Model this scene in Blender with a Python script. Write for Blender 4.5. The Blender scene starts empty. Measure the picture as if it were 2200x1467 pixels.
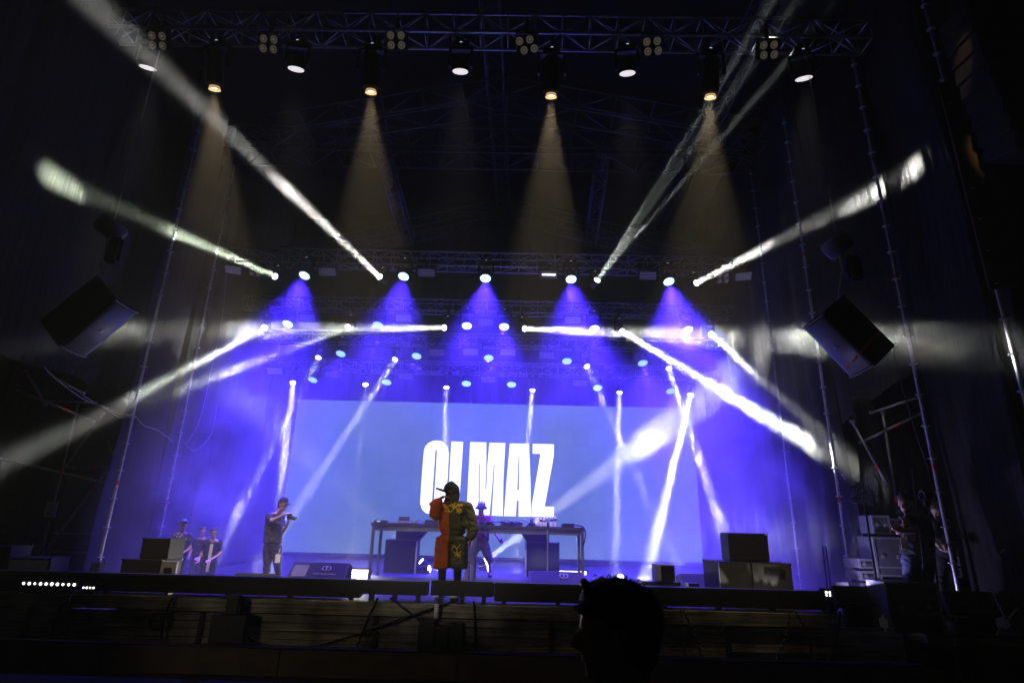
import bpy, bmesh, math, random
from mathutils import Vector, Matrix
from mathutils.bvhtree import BVHTree
random.seed(7)
S = bpy.context.scene
COL = S.collection
V = Vector
# ------------------------------------------------------------------ camera
F = 1222.0; CX, CY = 1100.0, 733.5                 # photograph pixels (2200 x 1467)
PITCH, YAW, ROLL = math.radians(17.7), math.radians(.77), math.radians(1.45)
CAM = V((0, 0, 2.05))
_f = V((-math.sin(YAW)*math.cos(PITCH), math.cos(YAW)*math.cos(PITCH), math.sin(PITCH)))
_r0 = V((math.cos(YAW), math.sin(YAW), 0)); _u0 = _r0.cross(_f)
_r = math.cos(ROLL)*_r0+math.sin(ROLL)*_u0; _u = -math.sin(ROLL)*_r0+math.cos(ROLL)*_u0
cd = bpy.data.cameras.new('camera'); cam = bpy.data.objects.new('camera', cd); COL.objects.link(cam); S.camera = cam
_m = Matrix((_r, _u, -_f)).transposed().to_4x4(); _m.translation = CAM; cam.matrix_world = _m
cd.sensor_width = 36; cd.lens = F/2200*36; cd.clip_start = .05; cd.clip_end = 500
cd.dof.use_dof = True; cd.dof.focus_distance = 11.0; cd.dof.aperture_fstop = 2.8
def ray(x, y): return _f+_r*(x-CX)/F-_u*(y-CY)/F
def at(x, y, Y):
    d = ray(x, y); return CAM+d*((Y-CAM.y)/d.y)
def atz(x, y, Z):
    d = ray(x, y); return CAM+d*((Z-CAM.z)/d.z)
# ------------------------------------------------------------------ world (night)
W = bpy.data.worlds.new("World"); S.world = W; W.use_nodes = True
_b = W.node_tree.nodes['Background']; _b.inputs[0].default_value = (.25, .3, .6, 1); _b.inputs[1].default_value = .0015
S.view_settings.view_transform = 'Standard'; S.view_settings.look = 'None'; S.view_settings.gamma = 1; S.view_settings.exposure = 0
S.cycles.volume_bounces = 0; S.cycles.max_bounces = 5; S.cycles.diffuse_bounces = 3; S.cycles.glossy_bounces = 2
S.cycles.volume_step_rate = 1.0; S.cycles.use_denoising = True; S.cycles.sample_clamp_indirect = 4
S.cycles.sample_clamp_direct = 0

DECK = .9
FOG_ON = True
# ------------------------------------------------------------------ materials
def mat(name, col, rough=.6, metal=0, noise=0, nscale=8, emit=None, estr=1, bump=0, spec=.5):
    m = bpy.data.materials.new(name); m.use_nodes = True; nt = m.node_tree; p = nt.nodes['Principled BSDF']
    p.inputs['Base Color'].default_value = (*col, 1); p.inputs['Roughness'].default_value = rough; p.inputs['Metallic'].default_value = metal
    p.inputs['Specular IOR Level'].default_value = spec
    if emit: p.inputs['Emission Color'].default_value = (*emit, 1); p.inputs['Emission Strength'].default_value = estr
    if noise or bump:
        tc = nt.nodes.new('ShaderNodeTexCoord'); t = nt.nodes.new('ShaderNodeTexNoise'); t.inputs['Scale'].default_value = nscale; t.inputs['Detail'].default_value = 6
        nt.links.new(tc.outputs['Object'], t.inputs['Vector'])
        if noise:
            r = nt.nodes.new('ShaderNodeMapRange'); r.inputs[1].default_value = .3; r.inputs[2].default_value = .7; r.inputs[3].default_value = 1-noise; r.inputs[4].default_value = 1+noise
            h = nt.nodes.new('ShaderNodeMix'); h.data_type = 'RGBA'; h.blend_type = 'MULTIPLY'; h.inputs[0].default_value = 1
            h.inputs[6].default_value = (*col, 1); nt.links.new(t.outputs[0], r.inputs[0]); nt.links.new(r.outputs[0], h.inputs[7]); nt.links.new(h.outputs[2], p.inputs['Base Color'])
        if bump:
            b = nt.nodes.new('ShaderNodeBump'); b.inputs['Strength'].default_value = bump; nt.links.new(t.outputs[0], b.inputs['Height']); nt.links.new(b.outputs[0], p.inputs['Normal'])
    return m
M = dict(
 alu=mat('aluminium_tube', (.42, .42, .44), .35, .8, .25, 12),
 rooftube=mat('dull_roof_tube', (.09, .09, .1), .5, .5, .3, 10),
 dullgalv=mat('dark_galvanised_tube', (.24, .24, .25), .45, .5, .3, 14),  # darker copy of the galvanised tube colour
 galv=mat('galvanised_tube', (.5, .5, .52), .3, .6, .25, 14),
 black=mat('black_paint', (.006, .006, .007), .5, 0, .3, 20),
 blackgloss=mat('black_lacquer', (.012, .012, .012), .25, 0, .3, 9),
 black_metal=mat('black_powder_coat', (.008, .008, .009), .5, .2, .3, 15),
 cabinet=mat('textured_cabinet_paint', (.012, .012, .013), .6, 0, .4, 120, bump=.3, spec=.25),
 grille=mat('speaker_grille', (.007, .007, .008), .7, .1, .5, 160, bump=.4, spec=.2),
 grille_pale=mat('perforated_grille', (.16, .16, .18), .5, .2, .4, 120, bump=.3),
 grey_panel=mat('grey_side_panel', (.22, .22, .24), .45, 0, .15, 10),
 velvet=mat('black_molton_cloth', (.035, .034, .037), .95, 0, .35, 3, bump=.2),
 deck=mat('black_stage_ply', (.014, .014, .015), .6, 0, .5, 4, bump=.15, spec=.3),
 ply=mat('brown_plywood', (.10, .062, .028), .7, 0, .35, 3, bump=.1),
 rubber=mat('black_cable_rubber', (.01, .01, .01), .6),
 red=mat('red_tape_band', (.6, .03, .03), .6),
 orange=mat('orange_ratchet_strap', (.75, .18, .03), .7),
 skin=mat('skin', (.45, .27, .2), .55, 0, .12, 20),
 neardark_skin=mat('shaded_skin', (.2, .11, .08), .6, 0, .2, 15),  # singer's skin, hood shade put into a darker colour
 hairm=mat('dark_hair', (.045, .03, .022), .55, 0, .4, 60, bump=.5),
 blackcloth=mat('black_shirt_cloth', (.018, .018, .022), .9, 0, .3, 14, bump=.4),
 jeans=mat('blue_denim', (.04, .055, .12), .9, 0, .3, 30),
 white=mat('white_plastic', (.75, .75, .75), .5, 0, .05, 9),
 paper=mat('white_paper', (.7, .7, .7), .8, 0, .1, 30),
 tblcloth=mat('dark_table_cloth', (.03, .028, .04), .8, 0, .3, 10),
 glasswhite=mat('clear_bottle_plastic', (.75, .78, .85), .15, 0, .15, 30),
 silver=mat('silver_edge', (.6, .6, .62), .3, .7, .15, 20),
 case=mat('flight_case_laminate', (.09, .085, .1), .5, 0, .25, 12),
 lens_off=mat('blinder_lens_painted_glow', (.4, .38, .34), .25, .3, .45, 30, emit=(1, .93, .75), estr=.035),  # lamp is off; faint emission stands in for stage light on the glass
 lamp_core=mat('bulb_core_painted_glow', (.5, .42, .28), .3, .5, emit=(1, .8, .4), estr=.07),  # unlit bulb, its faint warm gleam put in as emission
 beam_lens=mat('lit_beam_lens', (1, 1, 1), .3, emit=(1, 1, .93), estr=9),
 warm_lens=mat('lit_warm_lens', (1, 1, 1), .3, emit=(1, .93, .75), estr=6),
 warm_snoot=mat('snoot_painted_glow', (.5, .4, .25), .5, emit=(1, .62, .25), estr=.55),  # snoot is no lamp; the lamplight on it is put in as emission
 cyan_led=mat('lit_cyan_led', (1, 1, 1), .3, emit=(.6, .97, 1), estr=4),
 cyan_bed=mat('lit_blue_led_bed', (.2, .3, .9), .3, emit=(.15, .42, 1), estr=1.1),
 white_led=mat('lit_pale_led', (1, 1, 1), .3, emit=(1, .95, .88), estr=1.0),
 white_bed=mat('lit_pale_led_bed', (.3, .3, .3), .3, emit=(.6, .56, .62), estr=.45),
 strobe_led=mat('unlit_strobe_cell_painted_glow', (.5, .5, .6), .3, emit=(.5, .48, .65), estr=.1),  # cells are off; lavender light caught from the fog put in as emission
 strobe_lit=mat('lit_strobe_cell', (1, 1, 1), .3, emit=(1, 1, 1), estr=5),
 strobe_warm=mat('lit_warm_strobe', (1, 1, 1), .3, emit=(1, .9, .55), estr=6),
 status=mat('lit_status_display', (1, 1, 1), .3, emit=(.5, .65, 1), estr=.7),
 word=mat('lit_screen_letter', (0, 0, 0), .5, emit=(.97, .97, 1), estr=1.35),
)
def curtain_mat():
    m = bpy.data.materials.new('pleated_black_cloth'); m.use_nodes = True; nt = m.node_tree; p = nt.nodes['Principled BSDF']
    p.inputs['Roughness'].default_value = .95; p.inputs['Specular IOR Level'].default_value = .15
    tc = nt.nodes.new('ShaderNodeTexCoord'); mp = nt.nodes.new('ShaderNodeMapping'); mp.inputs['Scale'].default_value = (9, 9, .35)
    t = nt.nodes.new('ShaderNodeTexNoise'); t.inputs['Scale'].default_value = 1.4; t.inputs['Detail'].default_value = 8
    nt.links.new(tc.outputs['Object'], mp.inputs[0]); nt.links.new(mp.outputs[0], t.inputs['Vector'])
    t2 = nt.nodes.new('ShaderNodeTexNoise'); t2.inputs['Scale'].default_value = 90; nt.links.new(tc.outputs['Object'], t2.inputs['Vector'])
    a = nt.nodes.new('ShaderNodeMath'); a.operation = 'ADD'; nt.links.new(t.outputs[0], a.inputs[0]); nt.links.new(t2.outputs[0], a.inputs[1])
    r = nt.nodes.new('ShaderNodeValToRGB'); r.color_ramp.elements[0].position = .35; r.color_ramp.elements[0].color = (.016, .016, .017, 1); r.color_ramp.elements[1].position = .75; r.color_ramp.elements[1].color = (.068, .067, .071, 1)
    mm = nt.nodes.new('ShaderNodeMath'); mm.operation = 'MULTIPLY'; mm.inputs[1].default_value = .5; nt.links.new(a.outputs[0], mm.inputs[0])
    nt.links.new(mm.outputs[0], r.inputs[0]); nt.links.new(r.outputs[0], p.inputs['Base Color'])
    b = nt.nodes.new('ShaderNodeBump'); b.inputs['Strength'].default_value = .5; b.inputs['Distance'].default_value = .05
    nt.links.new(t.outputs[0], b.inputs['Height']); nt.links.new(b.outputs[0], p.inputs['Normal'])
    return m
M['curtain'] = curtain_mat()
def fascia_mat():
    m = bpy.data.materials.new('weathered_fascia_boards'); m.use_nodes = True; nt = m.node_tree; p = nt.nodes['Principled BSDF']
    p.inputs['Roughness'].default_value = .38; p.inputs['Metallic'].default_value = .35
    tc = nt.nodes.new('ShaderNodeTexCoord'); mp = nt.nodes.new('ShaderNodeMapping'); mp.inputs['Scale'].default_value = (.8, 1, 22)
    t = nt.nodes.new('ShaderNodeTexNoise'); t.inputs['Scale'].default_value = 1.6; t.inputs['Detail'].default_value = 7
    nt.links.new(tc.outputs['Object'], mp.inputs[0]); nt.links.new(mp.outputs[0], t.inputs['Vector'])
    t2 = nt.nodes.new('ShaderNodeTexNoise'); t2.inputs['Scale'].default_value = 2.3; t2.inputs['Detail'].default_value = 5; nt.links.new(tc.outputs['Object'], t2.inputs['Vector'])
    mu = nt.nodes.new('ShaderNodeMath'); mu.operation = 'MULTIPLY'; nt.links.new(t.outputs[0], mu.inputs[0]); nt.links.new(t2.outputs[0], mu.inputs[1])
    r = nt.nodes.new('ShaderNodeValToRGB'); r.color_ramp.elements[0].position = .15; r.color_ramp.elements[0].color = (.07, .065, .05, 1); r.color_ramp.elements[1].position = .4; r.color_ramp.elements[1].color = (.42, .38, .3, 1)
    nt.links.new(mu.outputs[0], r.inputs[0]); nt.links.new(r.outputs[0], p.inputs['Base Color'])
    b = nt.nodes.new('ShaderNodeBump'); b.inputs['Strength'].default_value = .4; nt.links.new(t.outputs[0], b.inputs['Height']); nt.links.new(b.outputs[0], p.inputs['Normal'])
    return m
M['fascia'] = fascia_mat()
def screen_mat():
    m = bpy.data.materials.new('lit_led_wall'); m.use_nodes = True; nt = m.node_tree; p = nt.nodes['Principled BSDF']
    p.inputs['Base Color'].default_value = (.02, .02, .02, 1)
    tc = nt.nodes.new('ShaderNodeTexCoord')
    br = nt.nodes.new('ShaderNodeTexBrick'); br.offset = 0; br.inputs['Scale'].default_value = 1; br.inputs['Brick Width'].default_value = .5; br.inputs['Row Height'].default_value = .5
    br.inputs['Mortar Size'].default_value = .004; br.inputs['Color1'].default_value = (.95, .95, .95, 1); br.inputs['Color2'].default_value = (1.05, 1.05, 1.05, 1); br.inputs['Mortar'].default_value = (.8, .8, .8, 1)
    sx = nt.nodes.new('ShaderNodeSeparateXYZ'); cx = nt.nodes.new('ShaderNodeCombineXYZ'); nt.links.new(tc.outputs['Object'], sx.inputs[0]); nt.links.new(sx.outputs[0], cx.inputs[0]); nt.links.new(sx.outputs[2], cx.inputs[1])
    nz = nt.nodes.new('ShaderNodeTexNoise'); nz.inputs['Scale'].default_value = .28; nz.inputs['Detail'].default_value = 2; nt.links.new(tc.outputs['Object'], nz.inputs[0])
    cr = nt.nodes.new('ShaderNodeValToRGB'); cr.color_ramp.elements[0].position = .35; cr.color_ramp.elements[0].color = (.082, .17, .2, 1); cr.color_ramp.elements[1].position = .65; cr.color_ramp.elements[1].color = (.13, .21, .29, 1); nt.links.new(nz.outputs[0], cr.inputs[0])
    mx = nt.nodes.new('ShaderNodeMix'); mx.data_type = 'RGBA'; mx.blend_type = 'MULTIPLY'; mx.inputs[0].default_value = 1; nt.links.new(cr.outputs[0], mx.inputs[6]); nt.links.new(br.outputs[0], mx.inputs[7])
    nt.links.new(cx.outputs[0], br.inputs[0]); nt.links.new(mx.outputs[2], p.inputs['Emission Color']); p.inputs['Emission Strength'].default_value = 1
    return m
M['screen'] = screen_mat()
# ------------------------------------------------------------------ helpers
def tag(o, label=None, cat=None, group=None, kind=None):
    if label: o['label'] = label
    if cat: o['category'] = cat
    if group: o['group'] = group
    if kind: o['kind'] = kind
    return o
def thing(name, label, cat, loc=(0, 0, 0), rotz=0, group=None):
    o = bpy.data.objects.new(name, None); COL.objects.link(o); o.location = loc; o.rotation_euler = (0, 0, rotz); o.empty_display_size = .2
    return tag(o, label, cat, group)
def link(name, me, m=None, parent=None, smooth=False):
    if m is not None:
        me.materials.clear(); me.materials.append(m)
    if smooth:
        for p in me.polygons: p.use_smooth = True
    o = bpy.data.objects.new(name, me); COL.objects.link(o)
    if parent is not None: o.parent = parent
    return o
def obj(name, bm, m, parent=None, smooth=False):
    me = bpy.data.meshes.new(name); bm.normal_update(); bm.to_mesh(me); bm.free()
    return link(name, me, m, parent, smooth)
def copy_tree(o, parent=None):
    c = o.copy(); COL.objects.link(c)
    if parent is not None: c.parent = parent
    for ch in list(o.children): copy_tree(ch, c)
    return c
def add_box(bm, lo, hi, mtx=None, bevel=0):
    lo, hi = V(lo), V(hi); r = bmesh.ops.create_cube(bm, size=1); vs = r['verts']
    for v in vs: v.co = V([(lo[i]+hi[i])/2+v.co[i]*(hi[i]-lo[i]) for i in range(3)])
    if bevel:
        es = list({e for v in vs for e in v.link_edges})
        rr = bmesh.ops.bevel(bm, geom=es, offset=bevel, segments=2, affect='EDGES'); vs = list(set(vs_ for f in rr['faces'] for vs_ in f.verts) | {v for v in vs if v.is_valid})
    if mtx is not None:
        for v in vs: v.co = mtx @ v.co
    return vs
def add_tube(bm, a, b, r, seg=8, r2=None):
    a, b = V(a), V(b); d = b-a; L = d.length
    if L < 1e-5: return
    q = d.to_track_quat('Z', 'Y').to_matrix().to_4x4(); q.translation = (a+b)/2
    bmesh.ops.create_cone(bm, cap_ends=True, segments=seg, radius1=r, radius2=r if r2 is None else r2, depth=L, matrix=q)
def add_path(bm, pts, r, seg=6):
    for a, b in zip(pts, pts[1:]): add_tube(bm, a, b, r, seg)
    for p in pts[1:-1]: bmesh.ops.create_icosphere(bm, subdivisions=1, radius=r*1.02, matrix=Matrix.Translation(p))
def smooth_pts(pts, n=6):
    pts = [V(p) for p in pts]; P = [pts[0]]+pts+[pts[-1]]; out = []
    for i in range(1, len(P)-2):
        p0, p1, p2, p3 = P[i-1:i+3]
        for k in range(n):
            t = k/n
            out.append(.5*((2*p1)+(p2-p0)*t+(2*p0-5*p1+4*p2-p3)*t*t+(3*p1-p0-3*p2+p3)*t**3))
    out.append(pts[-1]); return out
def box_obj(name, lo, hi, m, parent=None, bevel=0):
    bm = bmesh.new(); add_box(bm, lo, hi, None, bevel); return obj(name, bm, m, parent)
def frame(d, up=V((0, 0, 1))):
    """rotation whose -Z looks along d"""
    return V(d).to_track_quat('-Z', 'Y')
def flat(polys, depth=.01):
    """filled 2-D outline (first is outer, rest holes) in local XY -> mesh"""
    cu = bpy.data.curves.new('tmp', 'CURVE'); cu.dimensions = '2D'; cu.fill_mode = 'BOTH'; cu.extrude = depth/2
    for pl in polys:
        sp = cu.splines.new('POLY'); sp.points.add(len(pl)-1); sp.use_cyclic_u = True
        for i, p in enumerate(pl): sp.points[i].co = (p[0], p[1], 0, 1)
    o = bpy.data.objects.new('tmp', cu); COL.objects.link(o); dg = bpy.context.evaluated_depsgraph_get()
    me = bpy.data.meshes.new_from_object(o.evaluated_get(dg)); bpy.data.objects.remove(o); bpy.data.curves.remove(cu); return me
def textmesh(s, size, depth=.004, xs=1):
    cu = bpy.data.curves.new('tmp', 'FONT'); cu.body = s; cu.size = size; cu.extrude = depth/2; cu.align_x = 'CENTER'; cu.align_y = 'CENTER'
    o = bpy.data.objects.new('tmp', cu); COL.objects.link(o); dg = bpy.context.evaluated_depsgraph_get()
    me = bpy.data.meshes.new_from_object(o.evaluated_get(dg)); bpy.data.objects.remove(o); bpy.data.curves.remove(cu)
    for v in me.vertices: v.co.x *= xs
    return me
FRONT = Matrix.Rotation(math.pi/2, 4, 'X')       # local XY plane -> faces -Y, upright
# ------------------------------------------------------------------ ground and stage
tag(box_obj('ground', (-40, -20, -.2), (40, 40, 0), mat('trodden_ground', (.018, .017, .014), .9, 0, .4, 2)), kind='structure')
lipz = DECK
sd = box_obj('stage_floor', (-6.95, 9.2, .72), (5.65, 18.6, DECK), M['deck']); tag(sd, kind='structure')
sd = box_obj('stage_floor', (-9.6, 9.2, .72), (-6.956, 10.3, DECK), M['deck']); tag(sd, kind='structure')
sd = box_obj('stage_wing_floor', (-10.9, 10.31, .3), (-6.96, 18.6, .45), M['deck']); tag(sd, kind='structure')
wd = box_obj('stage_wing_floor', (5.656, 8.2, .62), (12, 18.6, .80), M['deck']); tag(wd, kind='structure')
# fascia: framed boards under the lip
fas = thing('stage_fascia', 'weathered board fascia under the lip of the stage, hung with black cables', 'stage front', (0, 9.16, 0))
zb = .26
xs = [-9.6, -7.1, -4.55, -2.0, .55, 3.1, 5.65]
for a, b in zip(xs, xs[1:]):
    bm = bmesh.new()
    for k in range(4):
        h = (.70-zb)/4; add_box(bm, (a+.02, -.02+random.uniform(-.006, .006), zb+k*h+.004), (b-.02, .012, zb+(k+1)*h-.004), None, .003)
    obj('board_panel', bm, M['fascia'], fas)
bm = bmesh.new(); add_box(bm, (-9.6, -.045, .715), (5.65, .03, .895), None, .006); obj('edge_profile', bm, M['fascia'], fas)
for x in xs: box_obj('post', (x-.035, -.05, .02), (x+.035, -.022, .70), M['black_metal'], fas)
wl = thing('wing_fascia', 'pale edge profile and black skirt of the lower side stage at right', 'stage front', (0, 8.15, 0))
box_obj('edge_profile', (5.66, -.03, .70), (12, .04, .79), M['fascia'], wl, .004); box_obj('skirt', (5.66, 0, .3), (12, .04, .69), M['velvet'], wl)
ps = thing('plywood_skirt', 'dark brown plywood barrier along the foot of the stage', 'barrier', (0, 8.7, 0))
for i in range(9):
    box_obj('ply_sheet', (-10.5+i*2.44, random.uniform(-.004, .004), 0), (-10.5+(i+1)*2.44-.012, .03, .33 if i < 7 else .31), M['ply'], ps, .003)
box_obj('top_rail', (-10.5, -.03, .335), (11.4, .1, .36), M['black_metal'], ps)
# black bars standing on the lip
def edge_bar(x0, x1, y, ztop, zbot, label, feet):
    t = thing('stage_edge_bar', label, 'bar', ((x0+x1)/2, y, DECK), 0, 'black bars along the stage lip')
    h = (x1-x0)/2
    box_obj('housing', (-h, -.09, zbot-DECK), (h, .09, ztop-DECK), M['black_metal'], t, .012)
    for k in range(feet):
        x = -h+.15+(2*h-.3)*k/(feet-1); box_obj('foot', (x-.03, -.06, 0), (x+.03, .06, zbot-DECK), M['black'], t)
p = at(0, 1226, 9.35); q = at(780, 1243, 9.35); q2 = at(922, 1245, 9.35); zt = (p.z+q2.z)/2
edge_bar(p.x-1.2, q.x, 9.35, zt, DECK+.03, 'long black bar along the left half of the stage lip, behind the lit cells', 8)
edge_bar(q.x+.006, q2.x, 9.35, zt-.004, at(850, 1276, 9.35).z, 'short black bar on the lip just left of the singer, below the warm strobe', 3)
p = at(928, 1248, 9.33); q = at(1062, 1250, 9.33); q2 = at(1790, 1266, 9.33); zt = (p.z+q2.z)/2
edge_bar(p.x, q.x, 9.33, zt, at(990, 1279, 9.33).z, 'short black bar on the lip hiding the ankles of the singer', 3)
edge_bar(q.x+.006, q2.x, 9.33, zt-.004, DECK+.035, 'long black bar on the lip from the right table to the right corner', 7)
# ------------------------------------------------------------------ LED screen
TL, TR, BR_, BL_ = at(637, 857, 18), at(1490, 878, 18), at(1505, 1211, 18), at(600, 1182, 18)
X0, X1, Z0, Z1 = -7.08, 5.56, 1.08, 5.68
scr = thing('led_screen', 'wide grey-blue LED wall showing a huge white word at the back of the stage', 'screen', ((X0+X1)/2, 18, DECK))
o = box_obj('display', (X0-(X0+X1)/2, 0, Z0-DECK), (X1-(X0+X1)/2, .08, Z1-DECK), M['screen'], scr)
box_obj('backing_frame', (X0-(X0+X1)/2, .085, Z0-DECK-.1), (X1-(X0+X1)/2, .2, Z1-DECK), M['black_metal'], scr)
LET = {
 'O': [[(205,250),(225,190),(270,140),(330,112),(390,105),(450,112),(505,145),(545,200),(562,290),(545,640),(505,1020),(480,1090),(430,1140),(370,1160),(300,1162),(230,1145),(180,1095),(150,1010),(165,760),(185,480)],
       [(370,250),(380,240),(393,250),(378,500),(358,800),(345,980),(333,1000),(320,980),(335,760),(352,500)]],
 'L': [[(598,120),(768,125),(735,640),(708,1040),(806,1045),(800,1172),(535,1165),(568,640)]],
 'M': [[(868,127),(1100,133),(1098,480),(1085,800),(1098,800),(1112,480),(1142,137),(1372,143),(1345,640),(1335,1188),(1175,1180),(1198,800),(1218,445),(1208,440),(1180,800),(1145,1180),(1000,1175),(1003,900),(1005,440),(993,435),(990,800),(985,1172),(815,1165),(840,640)]],
 'A': [[(1435,147),(1710,153),(1732,700),(1738,1195),(1562,1192),(1562,960),(1535,960),(1522,1190),(1350,1188),(1392,640)],[(1562,310),(1572,310),(1565,815),(1542,815)]],
 'Z': [[(1762,153),(2067,160),(2065,330),(1935,1050),(2067,1055),(2065,1203),(1745,1197),(1748,1045),(1875,298),(1762,293)]]}
for k, polys in LET.items():
    pp = []
    for pl in polys:
        q = []
        for (x, y) in pl:
            w = at(880+x/6.667, 930+y/6.667, 17.985); q.append((w.x-(X0+X1)/2, w.z-DECK))
        pp.append(q)
    me = flat(pp, .006); me.transform(Matrix.Translation((0, -.012, 0)) @ FRONT)
    link('letter', me, M['word'], scr)
# ------------------------------------------------------------------ curtains
def curtain(name, label, pts, ztop, zbot, amp=.05, wl=.33, step=.06, group=None):
    """pleated cloth hung along a ground polyline; zbot is a function of the fraction along it"""
    pts = [V((x, y, 0)) for x, y in pts]; L = [0]
    for a, b in zip(pts, pts[1:]): L.append(L[-1]+(b-a).length)
    n = max(4, int(L[-1]/step)); bm = bmesh.new(); rows = 26; grid = []
    ph = random.uniform(0, 9)
    for i in range(n+1):
        s = L[-1]*i/n; k = max(j for j in range(len(pts)-1) if L[j] <= s+1e-6)
        d = (pts[k+1]-pts[k]).normalized(); p = pts[k]+d*(s-L[k]); nrm = V((-d.y, d.x, 0)); zb_ = zbot(i/n); col = []
        for j in range(rows+1):
            v = j/rows; z = ztop+(zb_-ztop)*v
            off = amp*(.35+.65*v)*(math.sin(s/wl*6.283+ph+.6*math.sin(z*.8+s))+.5*math.sin(s/wl*2.7+1.3*z*.4))+.06*math.sin(z*.9+s*1.7)
            col.append(bm.verts.new(p+nrm*off+V((0, 0, z))))
        grid.append(col)
    for i in range(n):
        for j in range(rows): bm.faces.new((grid[i][j], grid[i+1][j], grid[i+1][j+1], grid[i][j+1]))
    bmesh.ops.solidify(bm, geom=bm.faces[:], thickness=.012)
    o = obj(name, bm, M['curtain'], None, True); tag(o, label, 'curtain', group); return o
G = 'black cloths enclosing the stage'
curtain('stage_curtain', 'black cloth wall hanging behind the LED screen', [(-8.2, 18.45), (6.4, 18.45)], 12.5, lambda t: .95, .04, .5, .1, G)
curtain('stage_curtain', 'blue-washed black cloth from the screen forward to the scaffold pole behind the three onlookers', [(-8.15, 18.3), (-7.95, 12.95)], 12.3, lambda t: .47, .05, .6, .08, G)
curtain('stage_curtain', 'purple-lit smooth cloth between the two left scaffold poles', [(-7.95, 12.85), (-7.62, 10.85)], 12.3, lambda t: .47, .02, 1.2, .06, G)
curtain('stage_curtain', 'left side cloth whose swagged lower edge opens onto dark scaffolding', [(-7.5, 10.75), (-7.9, 10.3), (-7.8, 9.4), (-7.42, 6.9), (-7.4, 5.6)], 12.3, lambda t: 4.15+.35*t+.45*math.sin(t*9)*.3, .025, 1.1, .06, G)
curtain('stage_curtain', 'near black cloth at the far left edge of the view', [(-7.1, 6.4), (-7.0, 5.2)], 12, lambda t: .0, .04, .5, .06, G)
curtain('stage_curtain', 'unlit outer cloth far behind the open left bay', [(-10.5, 13.5), (-10.8, 8.0)], 9, lambda t: .0, .04, .5, .1, G)
curtain('stage_curtain', 'dark cloth added behind the technician to stop the brightest ray', [(5.82, 9.86), (7.6, 10.6)], 4.3, lambda t: .8, .03, .5, .06, G)  # cloth added and placed to block the beam
curtain('stage_curtain', 'blue-washed black cloth along the right of the screen', [(6.15, 18.3), (6.1, 10.7)], 12.3, lambda t: .85, .05, .6, .08, G)
curtain('stage_curtain', 'short black cloth above the technician, its slanting hem showing scaffolding', [(6.08, 10.65), (6.6, 9.0)], 12.3, lambda t: 3.95+.75*t, .02, .8, .05, G)
curtain('stage_curtain', 'tall pleated black cloth carrying the round white spot of light at right', [(6.55, 8.95), (6.64, 8.5), (6.58, 7.55)], 12.3, lambda t: .85, .005, .6, .03, G)
curtain('stage_curtain', 'black cloth panel overlapping the spotlit one at the right edge', [(6.66, 7.6), (6.9, 6.9), (7.3, 5.5)], 12.0, lambda t: .85, .04, .45, .04, G)
# roof skin
bm = bmesh.new()
for sx in (0, 1):
    x0, x1 = ((-8.9, -1.0), (-1.0, 7.0))[sx]; z0, z1 = ((12.4, 13.9), (13.9, 12.4))[sx]
    vs = [bm.verts.new(c) for c in ((x0, 5, z0), (x1, 5, z1), (x1, 19, z1), (x0, 19, z0))]; bm.faces.new(vs)
bmesh.ops.solidify(bm, geom=bm.faces[:], thickness=.03)
tag(obj('roof_canopy', bm, mat('black_roof_fabric', (.012, .012, .012), .9, 0, .3, 2)), 'dark pitched fabric roof over the stage', 'roof')
# ------------------------------------------------------------------ trusses
def truss_mesh(L, s, rt=.024, rb=.011, bay=.5, seg=8, zigzag=True):
    """box truss along +X, length L, centred in Y/Z"""
    ch = bmesh.new(); br = bmesh.new(); h = s/2
    C4 = [(-h, -h), (h, -h), (h, h), (-h, h)]
    for (y, z) in C4: add_tube(ch, (0, y, z), (L, y, z), rt, seg)
    n = max(1, round(L/bay)); b = L/n
    for f in range(4):
        (y0, z0), (y1, z1) = C4[f], C4[(f+1) % 4]
        for i in range(n+1): add_tube(br, (i*b, y0, z0), (i*b, y1, z1), rb, 5)
        if zigzag and f in (0, 1, 2, 3):
            for i in range(n):
                a, c = ((y0, z0), (y1, z1)) if (i+f) % 2 == 0 else ((y1, z1), (y0, z0))
                add_tube(br, (i*b, *a), ((i+1)*b, *c), rb, 5)
    return ch, br
def truss(A, B, s, label, group=None, m=None, rt=.024, rb=.011, bay=.5, roll=0):
    A, B = V(A), V(B); d = B-A; L = d.length; ch, br = truss_mesh(L, s, rt, rb, bay)
    t = thing('lighting_truss', label, 'truss', A, 0, group)
    x = d.normalized(); y = V((0, 0, 1)).cross(x)
    y = V((0, 1, 0)) if y.length < .01 else y.normalized(); z = x.cross(y)
    R = Matrix((x, y, z)).transposed()
    t.rotation_euler = (R @ Matrix.Rotation(roll, 3, 'X')).to_euler()
    obj('chords', ch, m or M['alu'], t, True); obj('bracing', br, m or M['alu'], t, True); return t
GT = 'box trusses over the stage'
truss((-8.3, 8.2, 10.6), (6.15, 8.2, 10.6), .4, 'front aluminium truss carrying four-lens blinders and spotlights', GT, rt=.028, rb=.013)
truss((-8.0, 14.25, 8.86), (6.4, 14.25, 8.86), .4, 'bright truss above the top row of blue lamps', GT, rt=.028, rb=.014)
def row(py, Y, x0, x1, label, dz=0):
    z = at(1060, py, Y).z; a = at(x0, py, Y).x; b = at(x1, py, Y).x
    truss((a, Y, z), (b, Y, z), .34, label, GT, rt=.024, rb=.011)
row(662, 15.5, 500, 1595, 'truss over the second row of blue lamps, half lost in blue haze')
row(733, 16.4, 560, 1560, 'truss over the third row of blue lamps, deep in blue haze')
row(793, 17.3, 560, 1570, 'lowest truss, just above the top of the screen')
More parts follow.
